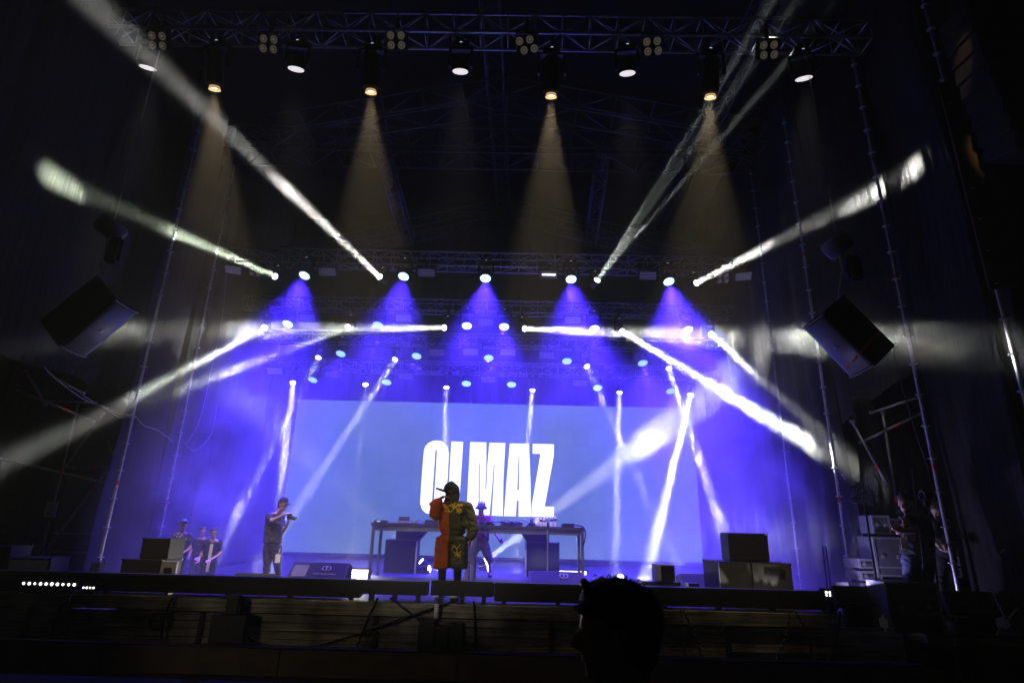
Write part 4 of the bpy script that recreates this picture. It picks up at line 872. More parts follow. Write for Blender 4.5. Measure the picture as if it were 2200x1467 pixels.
# ------------------------------------------------------------------ hanging speakers, hoists
def hang_speaker(c, a, n, L, w, dp, label, strap=False, hook=None, side=1):
    c = V(c); a = V(a).normalized(); n = V(n); n = (n-a*n.dot(a)).normalized(); wv = a.cross(n); t = thing('hanging_speaker', label, 'speaker', c, 0, 'speakers hung beside the stage')
    Rm = Matrix((wv, a, n)).transposed().to_4x4()
    bm = bmesh.new(); tp_ = .28
    prof = [(-w/2, 0), (w/2, 0), (w/2*(1-tp_), -dp), (-w/2*(1-tp_), -dp)]
    A = [bm.verts.new((x, -L/2, z)) for x, z in prof]; Bq = [bm.verts.new((x, L/2, z)) for x, z in prof]
    bm.faces.new(A); bm.faces.new(Bq[::-1])
    for i in range(4): j = (i+1) % 4; bm.faces.new((A[j], A[i], Bq[i], Bq[j]))
    bmesh.ops.recalc_face_normals(bm, faces=bm.faces); bmesh.ops.bevel(bm, geom=bm.edges[:], offset=.012, segments=2, affect='EDGES'); bm.transform(Rm); obj('cabinet', bm, M['cabinet'], t)
    bm = bmesh.new(); nseg = 8
    for k in range(nseg):
        x0, x1 = -w/2+.015+(w-.03)*k/nseg, -w/2+.015+(w-.03)*(k+1)/nseg; f = lambda x: .012+.05*(1-(2*x/w)**2)
        vs = [bm.verts.new(p) for p in ((x0, -L/2+.05, f(x0)), (x1, -L/2+.05, f(x1)), (x1, L/2-.05, f(x1)), (x0, L/2-.05, f(x0)))]; bm.faces.new(vs)
    bmesh.ops.remove_doubles(bm, verts=bm.verts, dist=1e-4); bmesh.ops.solidify(bm, geom=bm.faces[:], thickness=.004); bm.transform(Rm); obj('grille', bm, M['grille_pale'], t, True)
    for s in (-1, 1):
        bm = bmesh.new(); pts = [V((-w/2+w*k/8, s*(L/2-.025), .015+.05*(1-(2*k/8-1)**2))) for k in range(9)]; add_path(bm, [Rm @ p for p in pts], .014, 6); obj('end_frame', bm, M['grey_panel'], t, True)
    bm = bmesh.new(); add_tube(bm, Rm @ V((0, 0, .055)), Rm @ V((0, 0, .075)), .03, 16); obj('badge', bm, M['grey_panel'], t)
    if strap:
        bm = bmesh.new(); y = -L/2+.2*1 if side > 0 else -L/2+.2
        pts = [V((-w/2-.01, y-.07, .0)), V((-w*.25, y-.03, .06)), V((w*.25, y+.03, .06)), V((w/2+.01, y+.07, .0)), V((w/2*(1-tp_)+.02, y+.1, -dp*.9))]
        for p, q in zip(pts, pts[1:]):
            v = [bm.verts.new(Rm @ (k_)) for k_ in (p-V((0, .02, 0)), p+V((0, .02, 0)), q+V((0, .02, 0)), q-V((0, .02, 0)))]; bm.faces.new(v)
        bmesh.ops.solidify(bm, geom=bm.faces[:], thickness=.005); obj('ratchet_strap', bm, M['orange'], t)
    if hook is not None:
        bm = bmesh.new(); tip = Rm @ V((0, L/2*.55, -dp*.5)); add_tube(bm, tip, V(hook)-c, .012, 8); obj('hanging_link', bm, M['silver'], t)
    return t
DL = V((-.66, 0, -.75)); DR = V((.62, 0, -.78))
cl = at(214, 705, 8.1); cr = at(1800, 742, 8.1)
hang_speaker(cl, -DL, (.85, -.08, -.5), 1.02, .5, .66, 'dark hanging speaker at left with its curved grille turned down towards centre stage', False, at(216, 565, 8.1))
hang_speaker(cr, -DR, (-.92, -.2, -.4), 1.02, .5, .62, 'hanging speaker at right with an orange ratchet strap round its lower end', True, at(1808, 585, 8.1), 1)
def hoist(P, ax, label, drop):
    t = thing('chain_hoist', label, 'hoist', P, 0, 'chain hoists'); ax = V(ax).normalized(); bm = bmesh.new(); add_tube(bm, -ax*.2, ax*.2, .155, 28); bmesh.ops.bevel(bm, geom=[e for e in bm.edges if e.calc_face_angle(0) > 1], offset=.03, segments=3, affect='EDGES'); obj('drum', bm, M['grey_panel'] if 'right' in label else M['case'], t, True)
    bm = bmesh.new(); add_box(bm, (.06, -.1, -.62), (.3, .12, -.18), None, .05); obj('chain_bag', bm, M['blackcloth'], t)
    bm = bmesh.new(); add_tube(bm, (0, 0, -.12), (0.02, 0, -drop), .012, 8); add_tube(bm, (.03, 0, -.12), (.04, 0, -drop), .008, 8); obj('hook_rod', bm, M['silver'], t); return t
hoist(at(1799, 528, 8.1), (.62, -.55, .5), 'grey drum chain hoist above the right hanging speaker', .5)
hoist(at(238, 492, 8.1), (-.62, -.55, .45), 'black drum chain hoist above the left hanging speaker', .5)
cable('orange strap tail slung from the right hanging speaker to the scaffold', [at(1848, 762, 8.0), at(1885, 748, 8.3), at(1925, 740, 8.7)], .014, M['orange'], name='strap')
# near line array at the right edge
la = thing('line_array', 'column of dark array speakers hanging at the top right edge', 'speaker', at(2150, 130, 6.3))
for k in range(9):
    bm = bmesh.new(); add_box(bm, (-.3, -.05, -.13), (.75, .5, .13), Matrix.Translation((.02*k, .0, .9-.275*k)) @ Matrix.Rotation(.03*k, 4, 'X'), .015); obj('array_box', bm, M['cabinet'], la)
    bm = bmesh.new(); add_box(bm, (.02, -.07, -.11), (.72, -.055, .11), Matrix.Translation((.02*k, .0, .9-.275*k)) @ Matrix.Rotation(.03*k, 4, 'X'), .006); obj('grille', bm, M['grille'], la)
pc = box_obj('side_panel', (-.62, 0, -2.0), (.9, .05, 1.5), M['ply'], None, .01); pc.location = at(2175, 330, 7.0); pc.rotation_euler = (0, 0, -.5)
pc.name = 'brown_hoarding'; tag(pc, 'brown panel at the upper right edge catching a warm patch of light', 'panel')
# ------------------------------------------------------------------ side-stage gear
ZW = .8
def case(px, Y, w, d, h, z, label, rz=0, bands=(0, 1), m='case'):
    x = at(px, 1200, Y).x; t = thing('flight_case', label, 'flight case', (x, Y, z), rz, 'flight cases on the side stage')
    box_obj('body', (-w/2, 0, 0), (w/2, d, h), M[m], t, .006)
    bm = bmesh.new()
    for f in bands: add_box(bm, (-w/2-.006, -.006, f*(h-.03)), (w/2+.006, -.001, f*(h-.03)+.03))
    for sx in (-1, 1): add_box(bm, (sx*(w/2-.012)-.016, -.009, 0), (sx*(w/2-.012)+.016, -.002, h))
    obj('metal_edges', bm, M['silver'], t)
    bm = bmesh.new(); add_tube(bm, (-w*.25, -.012, h*.5), (-w*.25, -.004, h*.5), .03, 16); add_tube(bm, (w*.25, -.012, h*.5), (w*.25, -.004, h*.5), .03, 16); obj('latches', bm, M['silver'], t); return t
def zz(py, Y, px=1900): return at(px, py, Y).z
case(1914, 9.35, .48, .4, .57, zz(1238, 9.35), 'large lavender flight case with bright bands behind the crossed-arms man', 0, (.0, .22, 1))
case(1920, 9.4, .52, .4, .16, ZW, 'low flight case under the large lavender one', 0)
case(1905, 9.4, .28, .35, .28, zz(1150, 9.4)+.02, 'small square case on top of the large lavender one', 0)
case(1935, 9.45, .28, .35, .24, zz(1150, 9.45)+.02, 'dim amplifier case to the right of the small square one', 0)
for k in range(5):
    t = case(1866, 9.4, .33, .4, .14, ZW+.02+k*.175, 'rack drawer in the tower at the left of the cases, %s from the bottom' % ordn[k], 0.05)
    for j in range(5): bm = bmesh.new(); add_tube(bm, (-.12+.06*j, -.014, .08), (-.12+.06*j, -.004, .08), .014, 10); obj('knob', bm, M['black'], t)
case(1948, 8.35, .74, .4, .62, ZW-.02+.02, 'big plain dark case in front of the crossed-arms man', .06, (1,))
for k in range(3): case(2032, 9.5, .4, .4, .14, zz(1225, 9.5, 2030)-.1+k*.17, 'dark drawer behind the bright pole, %s from the bottom' % ordn[k], 0)
# paddle aerials
ant = thing('paddle_aerial', 'pair of black ribbed paddle aerials on a tall stand', 'aerial', (at(1888, 1290, 8.6).x, 8.6, ZW)); ox = ant.location
top = at(1858, 1085, 8.6)-ox; bm = bmesh.new(); add_tube(bm, (0, 0, 0), top, .014, 8); add_tube(bm, (.03, 0, 0), top*.8, .01, 8); obj('upright', bm, M['black_metal'], ant)
for (c, s) in (((1858, 1048), 1.25), ((1853, 1072), 1.0)):
    bm = bmesh.new(); cc = at(*c, 8.6)-ox; n = 10
    for i in range(n):
        f = i/(n-1); x = (-.16+.3*f)*s; hh = (.03+.105*f)*s; add_box(bm, (x-.006, -.006, -hh+.03*f*s), (x+.006, .006, hh+.05*f*s), Matrix.Translation(cc))
    add_tube(bm, cc+V((-.17, 0, -.01))*s, cc+V((.15, 0, .15))*s, .009, 6); add_tube(bm, cc+V((-.17, 0, -.03))*s, cc+V((.15, 0, -.10))*s, .009, 6); add_tube(bm, cc+V((-.17, 0, 0))*s, cc+V((.16, 0, .02))*s, .01, 6)
    for a_, b_ in zip([V((.15, 0, -.1)), V((.175, 0, -.02)), V((.17, 0, .08))], [V((.175, 0, -.02)), V((.17, 0, .08)), V((.15, 0, .15))]): add_tube(bm, cc+a_*s, cc+b_*s, .012, 6)
    obj('paddle', bm, M['black'], ant)
def tripod(name, label, base, joints, r=.012, spread=.3, group='stands on the side stage'):
    t = thing(name, label, 'stand', base, 0, group); bm = bmesh.new(); 
    for a_, b_ in zip(joints, joints[1:]): add_tube(bm, V(a_)-V(base), V(b_)-V(base), r, 8)
    obj('upright', bm, M['black_metal'], t)
    for k in range(3):
        bm = bmesh.new(); a_ = k*2.094+.4; add_tube(bm, (0, 0, .35), (spread*math.cos(a_), spread*math.sin(a_), 0), r*.8, 8); obj('leg', bm, M['alu'] if k == 1 else M['black_metal'], t)
    return t
b = V((at(2015, 1300, 8.5).x, 8.5, ZW)); tr = tripod('lamp_stand', 'tall lamp stand with a small spotlight on top, beside the crossed-arms man', b, [b, at(1995, 1080, 8.5)], .013, .4); tq = at(1995, 1078, 8.5)-b
bm = bmesh.new(); add_tube(bm, tq+V((-.1, -.05, .08)), tq+V((.12, .08, .1)), .07, 18); bmesh.ops.create_uvsphere(bm, u_segments=16, v_segments=8, radius=.05, matrix=Matrix.Translation(tq+V((-.02, 0, -.02)))); obj('spotlight', bm, M['black'], tr, True)
bm = bmesh.new(); cc = [tq+V((-.13+.0*k, -.07+.07*math.cos(k*.7854), .08+.07*math.sin(k*.7854))) for k in range(9)]; add_path(bm, cc, .006, 5); obj('lens_ring', bm, M['silver'], tr)
b = V((at(1990, 1300, 8.4).x, 8.4, ZW)); tripod('microphone_stand', 'thin tall stand rising left of the lamp stand', b, [b, at(1960, 1008, 8.4)], .009, .3)
b = V((at(1926, 1245, 9.6).x, 9.6, ZW)); tripod('microphone_stand', 'short folded stand in front of the lavender flight case', b, [b, at(1912, 1180, 9.6), at(1900, 1140, 9.6)], .012, .2)
for px, l in ((1775, 'left'), (1782, 'right')):
    b = V((at(px, 1250, 9.9).x, 9.9, ZW+.02)); t = thing('cable_stand', 'thin dark upright of a folded stand at the blue smoke edge, the %s one' % l, 'stand', b); bm = bmesh.new(); add_tube(bm, (0, 0, 0), at(px-8, 1172, 9.9)-b, .009, 6); obj('upright', bm, M['black_metal'], t)
b = V((at(2178, 1275, 8.2).x, 8.2, ZW)); bt = tripod('microphone_stand', 'boom microphone stand catching white light at the right edge', b, [b, at(2168, 1187, 8.2)], .012, .28)
bm = bmesh.new(); add_tube(bm, at(2150, 1187, 8.25)-b, at(2198, 1147, 8.15)-b, .012, 8); obj('boom', bm, M['silver'], bt); bm = bmesh.new(); add_tube(bm, at(2185, 1140, 8.2)-b, at(2202, 1136, 8.2)-b, .02, 10); obj('microphone', bm, M['grey_panel'], bt); bm = bmesh.new(); add_tube(bm, at(2166, 1178, 8.2)-b, at(2172, 1190, 8.2)-b, .022, 10); obj('clutch', bm, M['silver'], bt)
cn = thing('plastic_canister', 'rounded white canister on the corner of the side stage', 'canister', (at(1900, 1305, 8.45).x, 8.45, ZW)); bm = bmesh.new(); add_box(bm, (-.09, -.06, 0), (.09, .06, .2), None, .045); obj('body', bm, M['white'], cn, True)
cable('thin looped lead above the white canister', [at(1885, 1275, 8.5), at(1892, 1266, 8.5), at(1906, 1268, 8.5), at(1908, 1280, 8.5), at(1893, 1284, 8.5)], .006, lead)
box_obj_ = thing('cable_ramp', 'small open case lid glinting behind the blinding LED unit', 'case', at(1808, 1258, 9.3)); box_obj('lid', (-.11, 0, -.07), (.11, .02, .05), M['silver'], box_obj_, .004)
cable('loose black lead on the left of the lip', [at(1790+0*i+i*14, 1300-(i % 2)*4, 8.6) for i in range(10)], .013)
cable('violet lead curling on the side stage floor', [at(1960, 1318, 8.4), at(1985, 1322, 8.25), at(2020, 1319, 8.3), at(2080, 1326, 8.25)], .01, lead)
# ------------------------------------------------------------------ people
def _ico(c, r):
    bm = bmesh.new(); bmesh.ops.create_icosphere(bm, subdivisions=2, radius=1); rr = (r, r, r) if isinstance(r, (int, float)) else r
    out = [V((v.co.x*rr[0], v.co.y*rr[1], v.co.z*rr[2]))+V(c) for v in bm.verts]; bm.free(); return out
def hull(bm, items):
    h = bmesh.new()
    for c, r in items:
        for co in _ico(c, r): h.verts.new(co)
    res = bmesh.ops.convex_hull(h, input=h.verts[:]); junk = [g for g in res['geom_interior'] if isinstance(g, bmesh.types.BMVert)]
    bmesh.ops.delete(h, geom=list(set(junk)), context='VERTS'); me = bpy.data.meshes.new('h'); h.to_mesh(me); h.free(); bm.from_mesh(me); bpy.data.meshes.remove(me)
def limb(bm, pts, rs):
    for i in range(len(pts)-1): hull(bm, [(pts[i], rs[i]), (pts[i+1], rs[i+1])])
def skinned(bm, vox, sm=4, extra=None):
    me = bpy.data.meshes.new('t'); bm.to_mesh(me); bm.free(); o = bpy.data.objects.new('t', me); COL.objects.link(o)
    md = o.modifiers.new('r', 'REMESH'); md.mode = 'VOXEL'; md.voxel_size = vox; s = o.modifiers.new('s', 'SMOOTH'); s.iterations = sm; s.factor = .5
    dg = bpy.context.evaluated_depsgraph_get(); out = bpy.data.meshes.new_from_object(o.evaluated_get(dg)); bpy.data.objects.remove(o); bpy.data.meshes.remove(me)
    if extra:
        b2 = bmesh.new(); b2.from_mesh(out)
        for e in extra: b2.from_mesh(e)
        b2.to_mesh(out); b2.free()
    for p in out.polygons: p.use_smooth = True
    return out
def hand(w, d, n, curl=.6, s=1.0, side=1):
    """wrist, pointing direction, palm normal -> five separate fingers"""
    d = V(d).normalized(); n = V(n); n = (n-d*n.dot(d)).normalized(); x = d.cross(n)*side; bm = bmesh.new(); w = V(w)
    hull(bm, [(w, .024*s), (w+d*.075*s+x*.03*s, .016*s), (w+d*.08*s-x*.03*s, .015*s), (w+d*.04*s+x*.026*s, .018*s)])
    for k, (ox, ln) in enumerate(((.03, .075), (.010, .084), (-.011, .078), (-.031, .06))):
        p = w+d*.082*s+x*ox*s; dd = d.copy(); r = .0095*s
        for j, f in enumerate((.45, .32, .23)):
            a = curl*(.6+.5*j); dd = (dd*math.cos(a)+n*math.sin(a)).normalized(); q = p+dd*ln*f*s; hull(bm, [(p, r), (q, r*.88)]); p = q; r *= .88
    p = w+d*.025*s+x*.03*s; dd = (d*.6+x*.7+n*.35).normalized(); q = p+dd*.042*s; hull(bm, [(p, .013*s), (q, .0105*s)]); q2 = q+(dd*.6+n*.5+d*.3).normalized()*.035*s; hull(bm, [(q, .0105*s), (q2, .009*s)])
    return skinned(bm, .0045, 2)
def head_shape(bm, c, f, up, s=1.0):
    """c = head centre, f = face direction"""
    f = V(f).normalized(); up = V(up).normalized(); r = f.cross(up).normalized(); up = r.cross(f)
    P = lambda a, b, z: V(c)+f*a*s+r*b*s+up*z*s
    hull(bm, [(P(-.025, 0, .035), .088*s), (P(.03, 0, .04), .072*s)]); hull(bm, [(P(.03, 0, .03), .068*s), (P(.045, 0, -.075), .042*s), (P(.0, 0, -.06), .05*s)])
    hull(bm, [(P(.072, 0, -.092), .018*s), (P(.03, .03, -.07), .03*s), (P(.03, -.03, -.07), .03*s)])
    hull(bm, [(P(.094, 0, .02), .010*s), (P(.118, 0, -.022), .012*s), (P(.09, 0, -.03), .016*s)])
    hull(bm, [(P(.088, .028, .035), .012*s), (P(.088, -.028, .035), .012*s)]); hull(bm, [(P(.088, .018, -.058), .010*s), (P(.088, -.018, -.058), .010*s)])
    for sg in (-1, 1): hull(bm, [(P(-.012, sg*.084, .015), .013*s), (P(-.005, sg*.082, -.025), .010*s)])
    return P
def person(label, org, joints, outfit, vox=.014, grp=None):
    """joints: world points. outfit: function(t, rel) adding clothing"""
    t = thing('person', label, 'person', org, 0, grp); O = V(org); J = {k: (V(v)-O) for k, v in joints.items()}
    bm = bmesh.new(); s = joints_scale.get('s', 1)
    f = V(joints_scale['face']); up = V(joints_scale.get('up', (0, 0, 1))); P = head_shape(bm, J['head'], f, up, s)
    limb(bm, [J['neck'], J['head']-V((0, 0, .06*s))], [.062*s, .055*s])
    hull(bm, [(J['neck']-V((0, 0, .03)), .06*s), (J['shR'], .055*s), (J['shL'], .055*s), ((J['shR']+J['shL'])/2-V((0, 0, .16*s)), (.15*s, .1*s, .1*s))])
    hull(bm, [((J['shR']+J['shL'])/2-V((0, 0, .16*s)), (.15*s, .1*s, .1*s)), (J['pelvis'], (.15*s, .11*s, .1*s))])
    for S_ in 'RL':
        limb(bm, [J['sh'+S_], J['el'+S_], J['wr'+S_]], [.05*s, .038*s, .026*s])
        if 'kn'+S_ in J: limb(bm, [J['hip'+S_], J['kn'+S_], J['an'+S_]], [.085*s, .055*s, .04*s])
    ex = [hand(J['wr'+S_], joints_scale.get('hd'+S_, J['wr'+S_]-J['el'+S_]), joints_scale.get('hn'+S_, (0, -1, 0)), joints_scale.get('cu'+S_, .5), s, 1 if S_ == 'R' else -1) for S_ in 'RL']
    b = link('body', skinned(bm, vox, 3, ex), M['skin'], t)
    bm = bmesh.new()
    for sg in (-1, 1): bmesh.ops.create_uvsphere(bm, u_segments=8, v_segments=6, radius=.011*s, matrix=Matrix.Translation(P(.088, sg*.03, .015)))
    me = bpy.data.meshes.new('e'); bm.to_mesh(me); bm.free(); e1 = link('eyes', me, M['black'], t)
    outfit(t, J, P, s); return t
from mathutils import noise as _mn
def garment(name, bm, m, t, vox=.014, sm=5, fold=0):
    me = skinned(bm, vox, sm)
    if fold:
        me.update(); ns = [v.normal.copy() for v in me.vertices]; o_ = random.uniform(0, 50)
        for v, n in zip(me.vertices, ns):
            q = V((v.co.x*7, v.co.y*7, v.co.z*15+v.co.x*6+o_)); v.co += n*fold*(1-abs(_mn.noise(q))*2.6+.5*_mn.noise(q*2.3))
        me.update()
    return link(name, me, m, t)
def shoes(t, J, m, f=(0, -1, 0), s=1):
    for S_ in 'RL':
        bm = bmesh.new(); a = J['an'+S_]; ff = V(f).normalized(); z = V((0, 0, 1)); a0 = V((a.x, a.y, 0))
        hull(bm, [(a0+z*.045-ff*.05, .042*s), (a0+z*.035+ff*.1, .036*s), (a0+z*.03+ff*.17, .03*s)]); hull(bm, [(a0+z*.05, .05*s), (a0+z*.11, .045*s)]); garment('shoe', bm, m, t, .01, 3)
def trousers(t, J, m, s=1, to='an', r0=.11, r1=.075, r2=.06, name='trousers'):
    bm = bmesh.new()
    hull(bm, [(J['pelvis']+V((0, 0, .04)), (.165*s, .125*s, .06*s)), (J['hipR'], .1*s), (J['hipL'], .1*s)])
    for S_ in 'RL': limb(bm, [J['hip'+S_], J['kn'+S_], J['an'+S_]+V((0, 0, .04))], [r0*s, r1*s, r2*s])
    garment(name, bm, m, t, fold=.009)
def tee(t, J, m, s=1, sleeve=.6, loose=1.0, name='shirt', hem=.02):
    bm = bmesh.new(); mid = (J['shR']+J['shL'])/2
    hull(bm, [(J['neck']-V((0, 0, .045)), (.075*s, .065*s, .03*s)), (J['shR'], .064*s), (J['shL'], .064*s), (mid-V((0, 0, .17*s)), (.175*s*loose, .125*s*loose, .1*s))])
    hull(bm, [(mid-V((0, 0, .17*s)), (.175*s*loose, .125*s*loose, .1*s)), (J['pelvis']+V((0, 0, .06)), (.18*s*loose, .14*s*loose, .07*s))])
    for S_ in 'RL': limb(bm, [J['sh'+S_], J['sh'+S_].lerp(J['el'+S_], sleeve)], [.066*s, .062*s])
    garment(name, bm, m, t, fold=.009)
def hair_cap(t, P, s, m, quiff=0, back=1):
    bm = bmesh.new(); hull(bm, [(P(-.035, 0, .05), .094*s), (P(.02, 0, .075), .07*s)]); hull(bm, [(P(-.06, 0, .03), .075*s), (P(-.065, 0, -.03), .055*s*back)])
    for k in range(26):
        a = random.uniform(-1.3, 1.6); b = random.uniform(-1, 1); bmesh.ops.create_icosphere(bm, subdivisions=1, radius=random.uniform(.014, .026)*s, matrix=Matrix.Translation(P(.02+.085*math.sin(a)*math.cos(b)*.9-.03, .085*math.sin(b), .07+.08*math.cos(a)*math.cos(b)*.7+quiff*.02)))
    garment('hair', bm, m, t, .012, 2)
def badge(t, P0, P1, s=1, w=.045, h=.07):
    bm = bmesh.new(); add_tube(bm, P0, P1, .006, 6); obj('lanyard', bm, M['paper'], t); bm = bmesh.new(); add_box(bm, P1+V((-w, -.006, -2*h)), P1+V((w, .0, 0)), None, .002); obj('pass_card', bm, M['paper'], t)
joints_scale = {}
# --- singer
def split_mat(name, left, right, seam, slant=0, z0=1.2):
    m = mat(name, right, .85, 0, 0, 20, bump=.5); nt = m.node_tree; p = nt.nodes['Principled BSDF']; tc = nt.nodes.new('ShaderNodeTexCoord'); s = nt.nodes.new('ShaderNodeSeparateXYZ'); nt.links.new(tc.outputs['Object'], s.inputs[0])
    a = nt.nodes.new('ShaderNodeMath'); a.operation = 'MULTIPLY_ADD'; a.inputs[1].default_value = slant; nt.links.new(s.outputs[2], a.inputs[0]); nt.links.new(s.outputs[0], a.inputs[2])
    g = nt.nodes.new('ShaderNodeMath'); g.operation = 'GREATER_THAN'; g.inputs[1].default_value = seam+slant*z0; nt.links.new(a.outputs[0], g.inputs[0])
    n = nt.nodes.new('ShaderNodeTexNoise'); n.inputs['Scale'].default_value = 9; nt.links.new(tc.outputs['Object'], n.inputs[0]); r = nt.nodes.new('ShaderNodeMapRange'); r.inputs[3].default_value = .9; r.inputs[4].default_value = 1.1; nt.links.new(n.outputs[0], r.inputs[0])
    x = nt.nodes.new('ShaderNodeMix'); x.data_type = 'RGBA'; x.inputs[6].default_value = (*left, 1); x.inputs[7].default_value = (*right, 1); nt.links.new(g.outputs[0], x.inputs[0])
    y = nt.nodes.new('ShaderNodeMix'); y.data_type = 'RGBA'; y.blend_type = 'MULTIPLY'; y.inputs[0].default_value = 1; nt.links.new(x.outputs[2], y.inputs[6]); nt.links.new(r.outputs[0], y.inputs[7]); nt.links.new(y.outputs[2], p.inputs['Base Color']); return m
ORG, OLV = (.5, .095, .013), (.055, .057, .028)
M['hoodie'] = split_mat('orange_and_olive_fleece', ORG, OLV, at(962, 1120, 9.7).x-at(967, 1120, 9.7).x, .10, 1.2); M['shorts'] = split_mat('orange_and_olive_shorts_cloth', ORG, OLV, at(960, 1180, 9.7).x-at(967, 1120, 9.7).x, 0)
M['yellow'] = mat('yellow_embroidery', (.75, .5, .04), .8)
YS = 9.7
def Q(px, py, dy=0): return at(px, py, YS+dy)
so = V((Q(967, 1200).x, YS, DECK))
joints_scale = dict(s=1.03, face=(-.55, -.8, -.02), hdR=(.75, .05, .55), hnR=(.45, .2, -.5), cuR=.95, hdL=(.0, -.1, -1), hnL=(-1, 0, 0), cuL=.55)
def singer_outfit(t, J, P, s):
    R = lambda px, py, dy=0: Q(px, py, dy)-so
    bm = bmesh.new()   # hoodie: boxy torso, puffed sleeves
    hull(bm, [(R(952, 1090), (.10, .12, .06)), (R(998, 1088), (.12, .12, .07)), (R(974, 1080), (.12, .11, .05)), (R(972, 1110), (.215, .17, .1))])
    hull(bm, [(R(972, 1108), (.225, .17, .1)), (R(971, 1134), (.225, .18, .07))]); hull(bm, [(R(971, 1134), (.225, .18, .06)), (R(971, 1143), (.19, .15, .03))])
    limb(bm, [R(1003, 1092), R(1012, 1118, -.02), R(1016, 1136, -.04), R(1010, 1154, -.08)], [.105, .098, .092, .062])
    limb(bm, [R(951, 1092), R(938, 1106, -.14), R(934, 1104, -.2), R(937, 1083, -.24), R(944, 1075, -.27)], [.105, .09, .088, .085, .05])
    for k in range(16):   # cloth rolls
        a, b = (R(1003, 1092), R(1012, 1150, -.06)) if k % 2 else (R(950, 1092), R(935, 1085, -.22)); f_ = random.random(); c = a.lerp(b, f_); hull(bm, [(c+V((-.07, -.05, .02)), .03), (c+V((.07, -.04, -.02)), .03)])
    h_ = garment('hoodie', bm, M['hoodie'], t, .011, 4, .008)
    bm = bmesh.new(); limb(bm, [R(952, 1143), R(972, 1145), R(996, 1143)], [.035, .03, .035]); hull(bm, [(R(972, 1141), (.2, .17, .03)), (R(972, 1146), (.195, .165, .02))]); garment('hoodie_hem', bm, M['hoodie'], t, .012, 3)
    # hood: shell with open front towards the face direction
    bm = bmesh.new(); hull(bm, [(P(-.045, 0, .05), .118*s), (P(.03, 0, .075), .098*s), (P(-.075, 0, -.02), .105*s), (P(-.01, 0, .155), .045*s)]); hull(bm, [(P(-.05, 0, -.05), .12*s), (P(-.02, 0, -.15), .125*s), (P(.03, 0, -.15), .09*s)])
    me = skinned(bm, .012, 4); b2 = bmesh.new(); b2.from_mesh(me); f = V(joints_scale['face']).normalized(); c = P(.075, 0, .0)
    cut = [v for v in b2.verts if ((v.co-P(.135, 0, -.01))*1.0).length < .125*s]
    bmesh.ops.delete(b2, geom=cut, context='VERTS'); bmesh.ops.solidify(b2, geom=b2.faces[:], thickness=.012); b2.to_mesh(me); b2.free(); link('hood', me, M['olive'], t, True)
    bm = bmesh.new(); hull(bm, [(P(.03, 0, .095), .085*s), (P(.105, 0, .07), (.05*s, .055*s, .012))]); garment('cap', bm, M['blackcloth'], t, .01, 3)
    bm = bmesh.new()   # shorts
    hull(bm, [(R(972, 1146), (.175, .14, .05)), (R(971, 1160), (.205, .155, .06))])
    hull(bm, [(R(952, 1158), (.12, .16, .06)), (R(949, 1218), (.14, .14, .03)), (R(962, 1210), (.05, .12, .03))])
    hull(bm, [(R(988, 1158), (.13, .16, .06)), (R(986, 1218), (.145, .14, .03)), (R(975, 1213), (.05, .12, .03))]); sh = garment('shorts', bm, M['shorts'], t, .011, 4, .008)
    bm = bmesh.new()
    for S_ in 'RL': limb(bm, [J['kn'+S_]+V((0, 0, .1)), J['kn'+S_], J['an'+S_]+V((0, 0, .03))], [.075, .07, .055])
    garment('leggings', bm, M['blackcloth'], t, .012, 3)
    # embroidery projected on to the cloth
    def emb(target, strokes, name, m, r=.006):
        bv = bmesh.new(); bv.from_mesh(target.data); tree = BVHTree.FromBMesh(bv); bm = bmesh.new()
        for st_ in strokes:
            pts = []
            for (x, y) in st_:
                a = Q(x, y, -1.2)-so; b = Q(x, y, .3)-so; hit = tree.ray_cast(a, (b-a).normalized())
                if hit[0] is not None: pts.append(hit[0]-(b-a).normalized()*.006)
            if len(pts) > 1: add_path(bm, pts, r, 5)
        bv.free()
        if len(bm.verts): obj(name, bm, m, t)
        else: bm.free()
    Z = lambda x, y: (930+x/13.336, 1010+y/13.336)   # from the enlarged view
    sc_ = []
    for (x0, y0, n, w, hgt) in ((330, 980, 3, 60, 90), (480, 1000, 2, 55, 60), (560, 1050, 4, 38, 50), (690, 1000, 5, 32, 45)):
        pts = []
        for i in range(n*8+1):
            a = i/8*6.283; pts.append(Z(x0+w*i/8+w*.35*math.cos(a), y0+hgt*.5*math.sin(a)))
        sc_.append(pts)
    sc_ += [[Z(440, 1140), Z(520, 1190), Z(600, 1100), Z(700, 1040)], [Z(330, 1120), Z(380, 1180), Z(440, 1170), Z(480, 1210)], [Z(640, 910), Z(620, 1000), Z(590, 1100)], [Z(330, 1060), Z(420, 1080), Z(470, 1160)]]
    st5 = []
    for i in range(13):
        r = 85 if i % 2 == 0 else 38; a = -1.57+i*math.pi/6; st5.append(Z(752+r*math.cos(a), 1155+r*math.sin(a)))
    sc_ += [st5, [Z(752+(x_-0)*.5, 1155+y_*.5) for x_, y_ in ((-60, 0), (0, -60), (60, 0), (0, 60), (-60, 0))]]
    emb(h_, sc_, 'embroidery', M['yellow'], .009)
    Z2 = lambda x, y: (850+x/4.89, 1000+y/4.89)
    emb(sh, [[Z2(590, 880), Z2(610, 830), Z2(640, 870), Z2(680, 830)], [Z2(600, 900), Z2(640, 930), Z2(690, 900)], [Z2(620, 950), Z2(650, 910), Z2(680, 960), Z2(640, 940), Z2(690, 930)], [Z2(640, 860), Z2(650, 960)]], 'embroidery', M['yellow'], .007)
    emb(sh, [[Z2(640+50*math.cos(a*.5236), 1000+32*math.sin(a*.5236)) for a in range(13)], [Z2(600, 995), Z2(680, 995)], [Z2(615, 1010), Z2(670, 1010)]], 'printed_emblem', M['grey_panel'], .004)
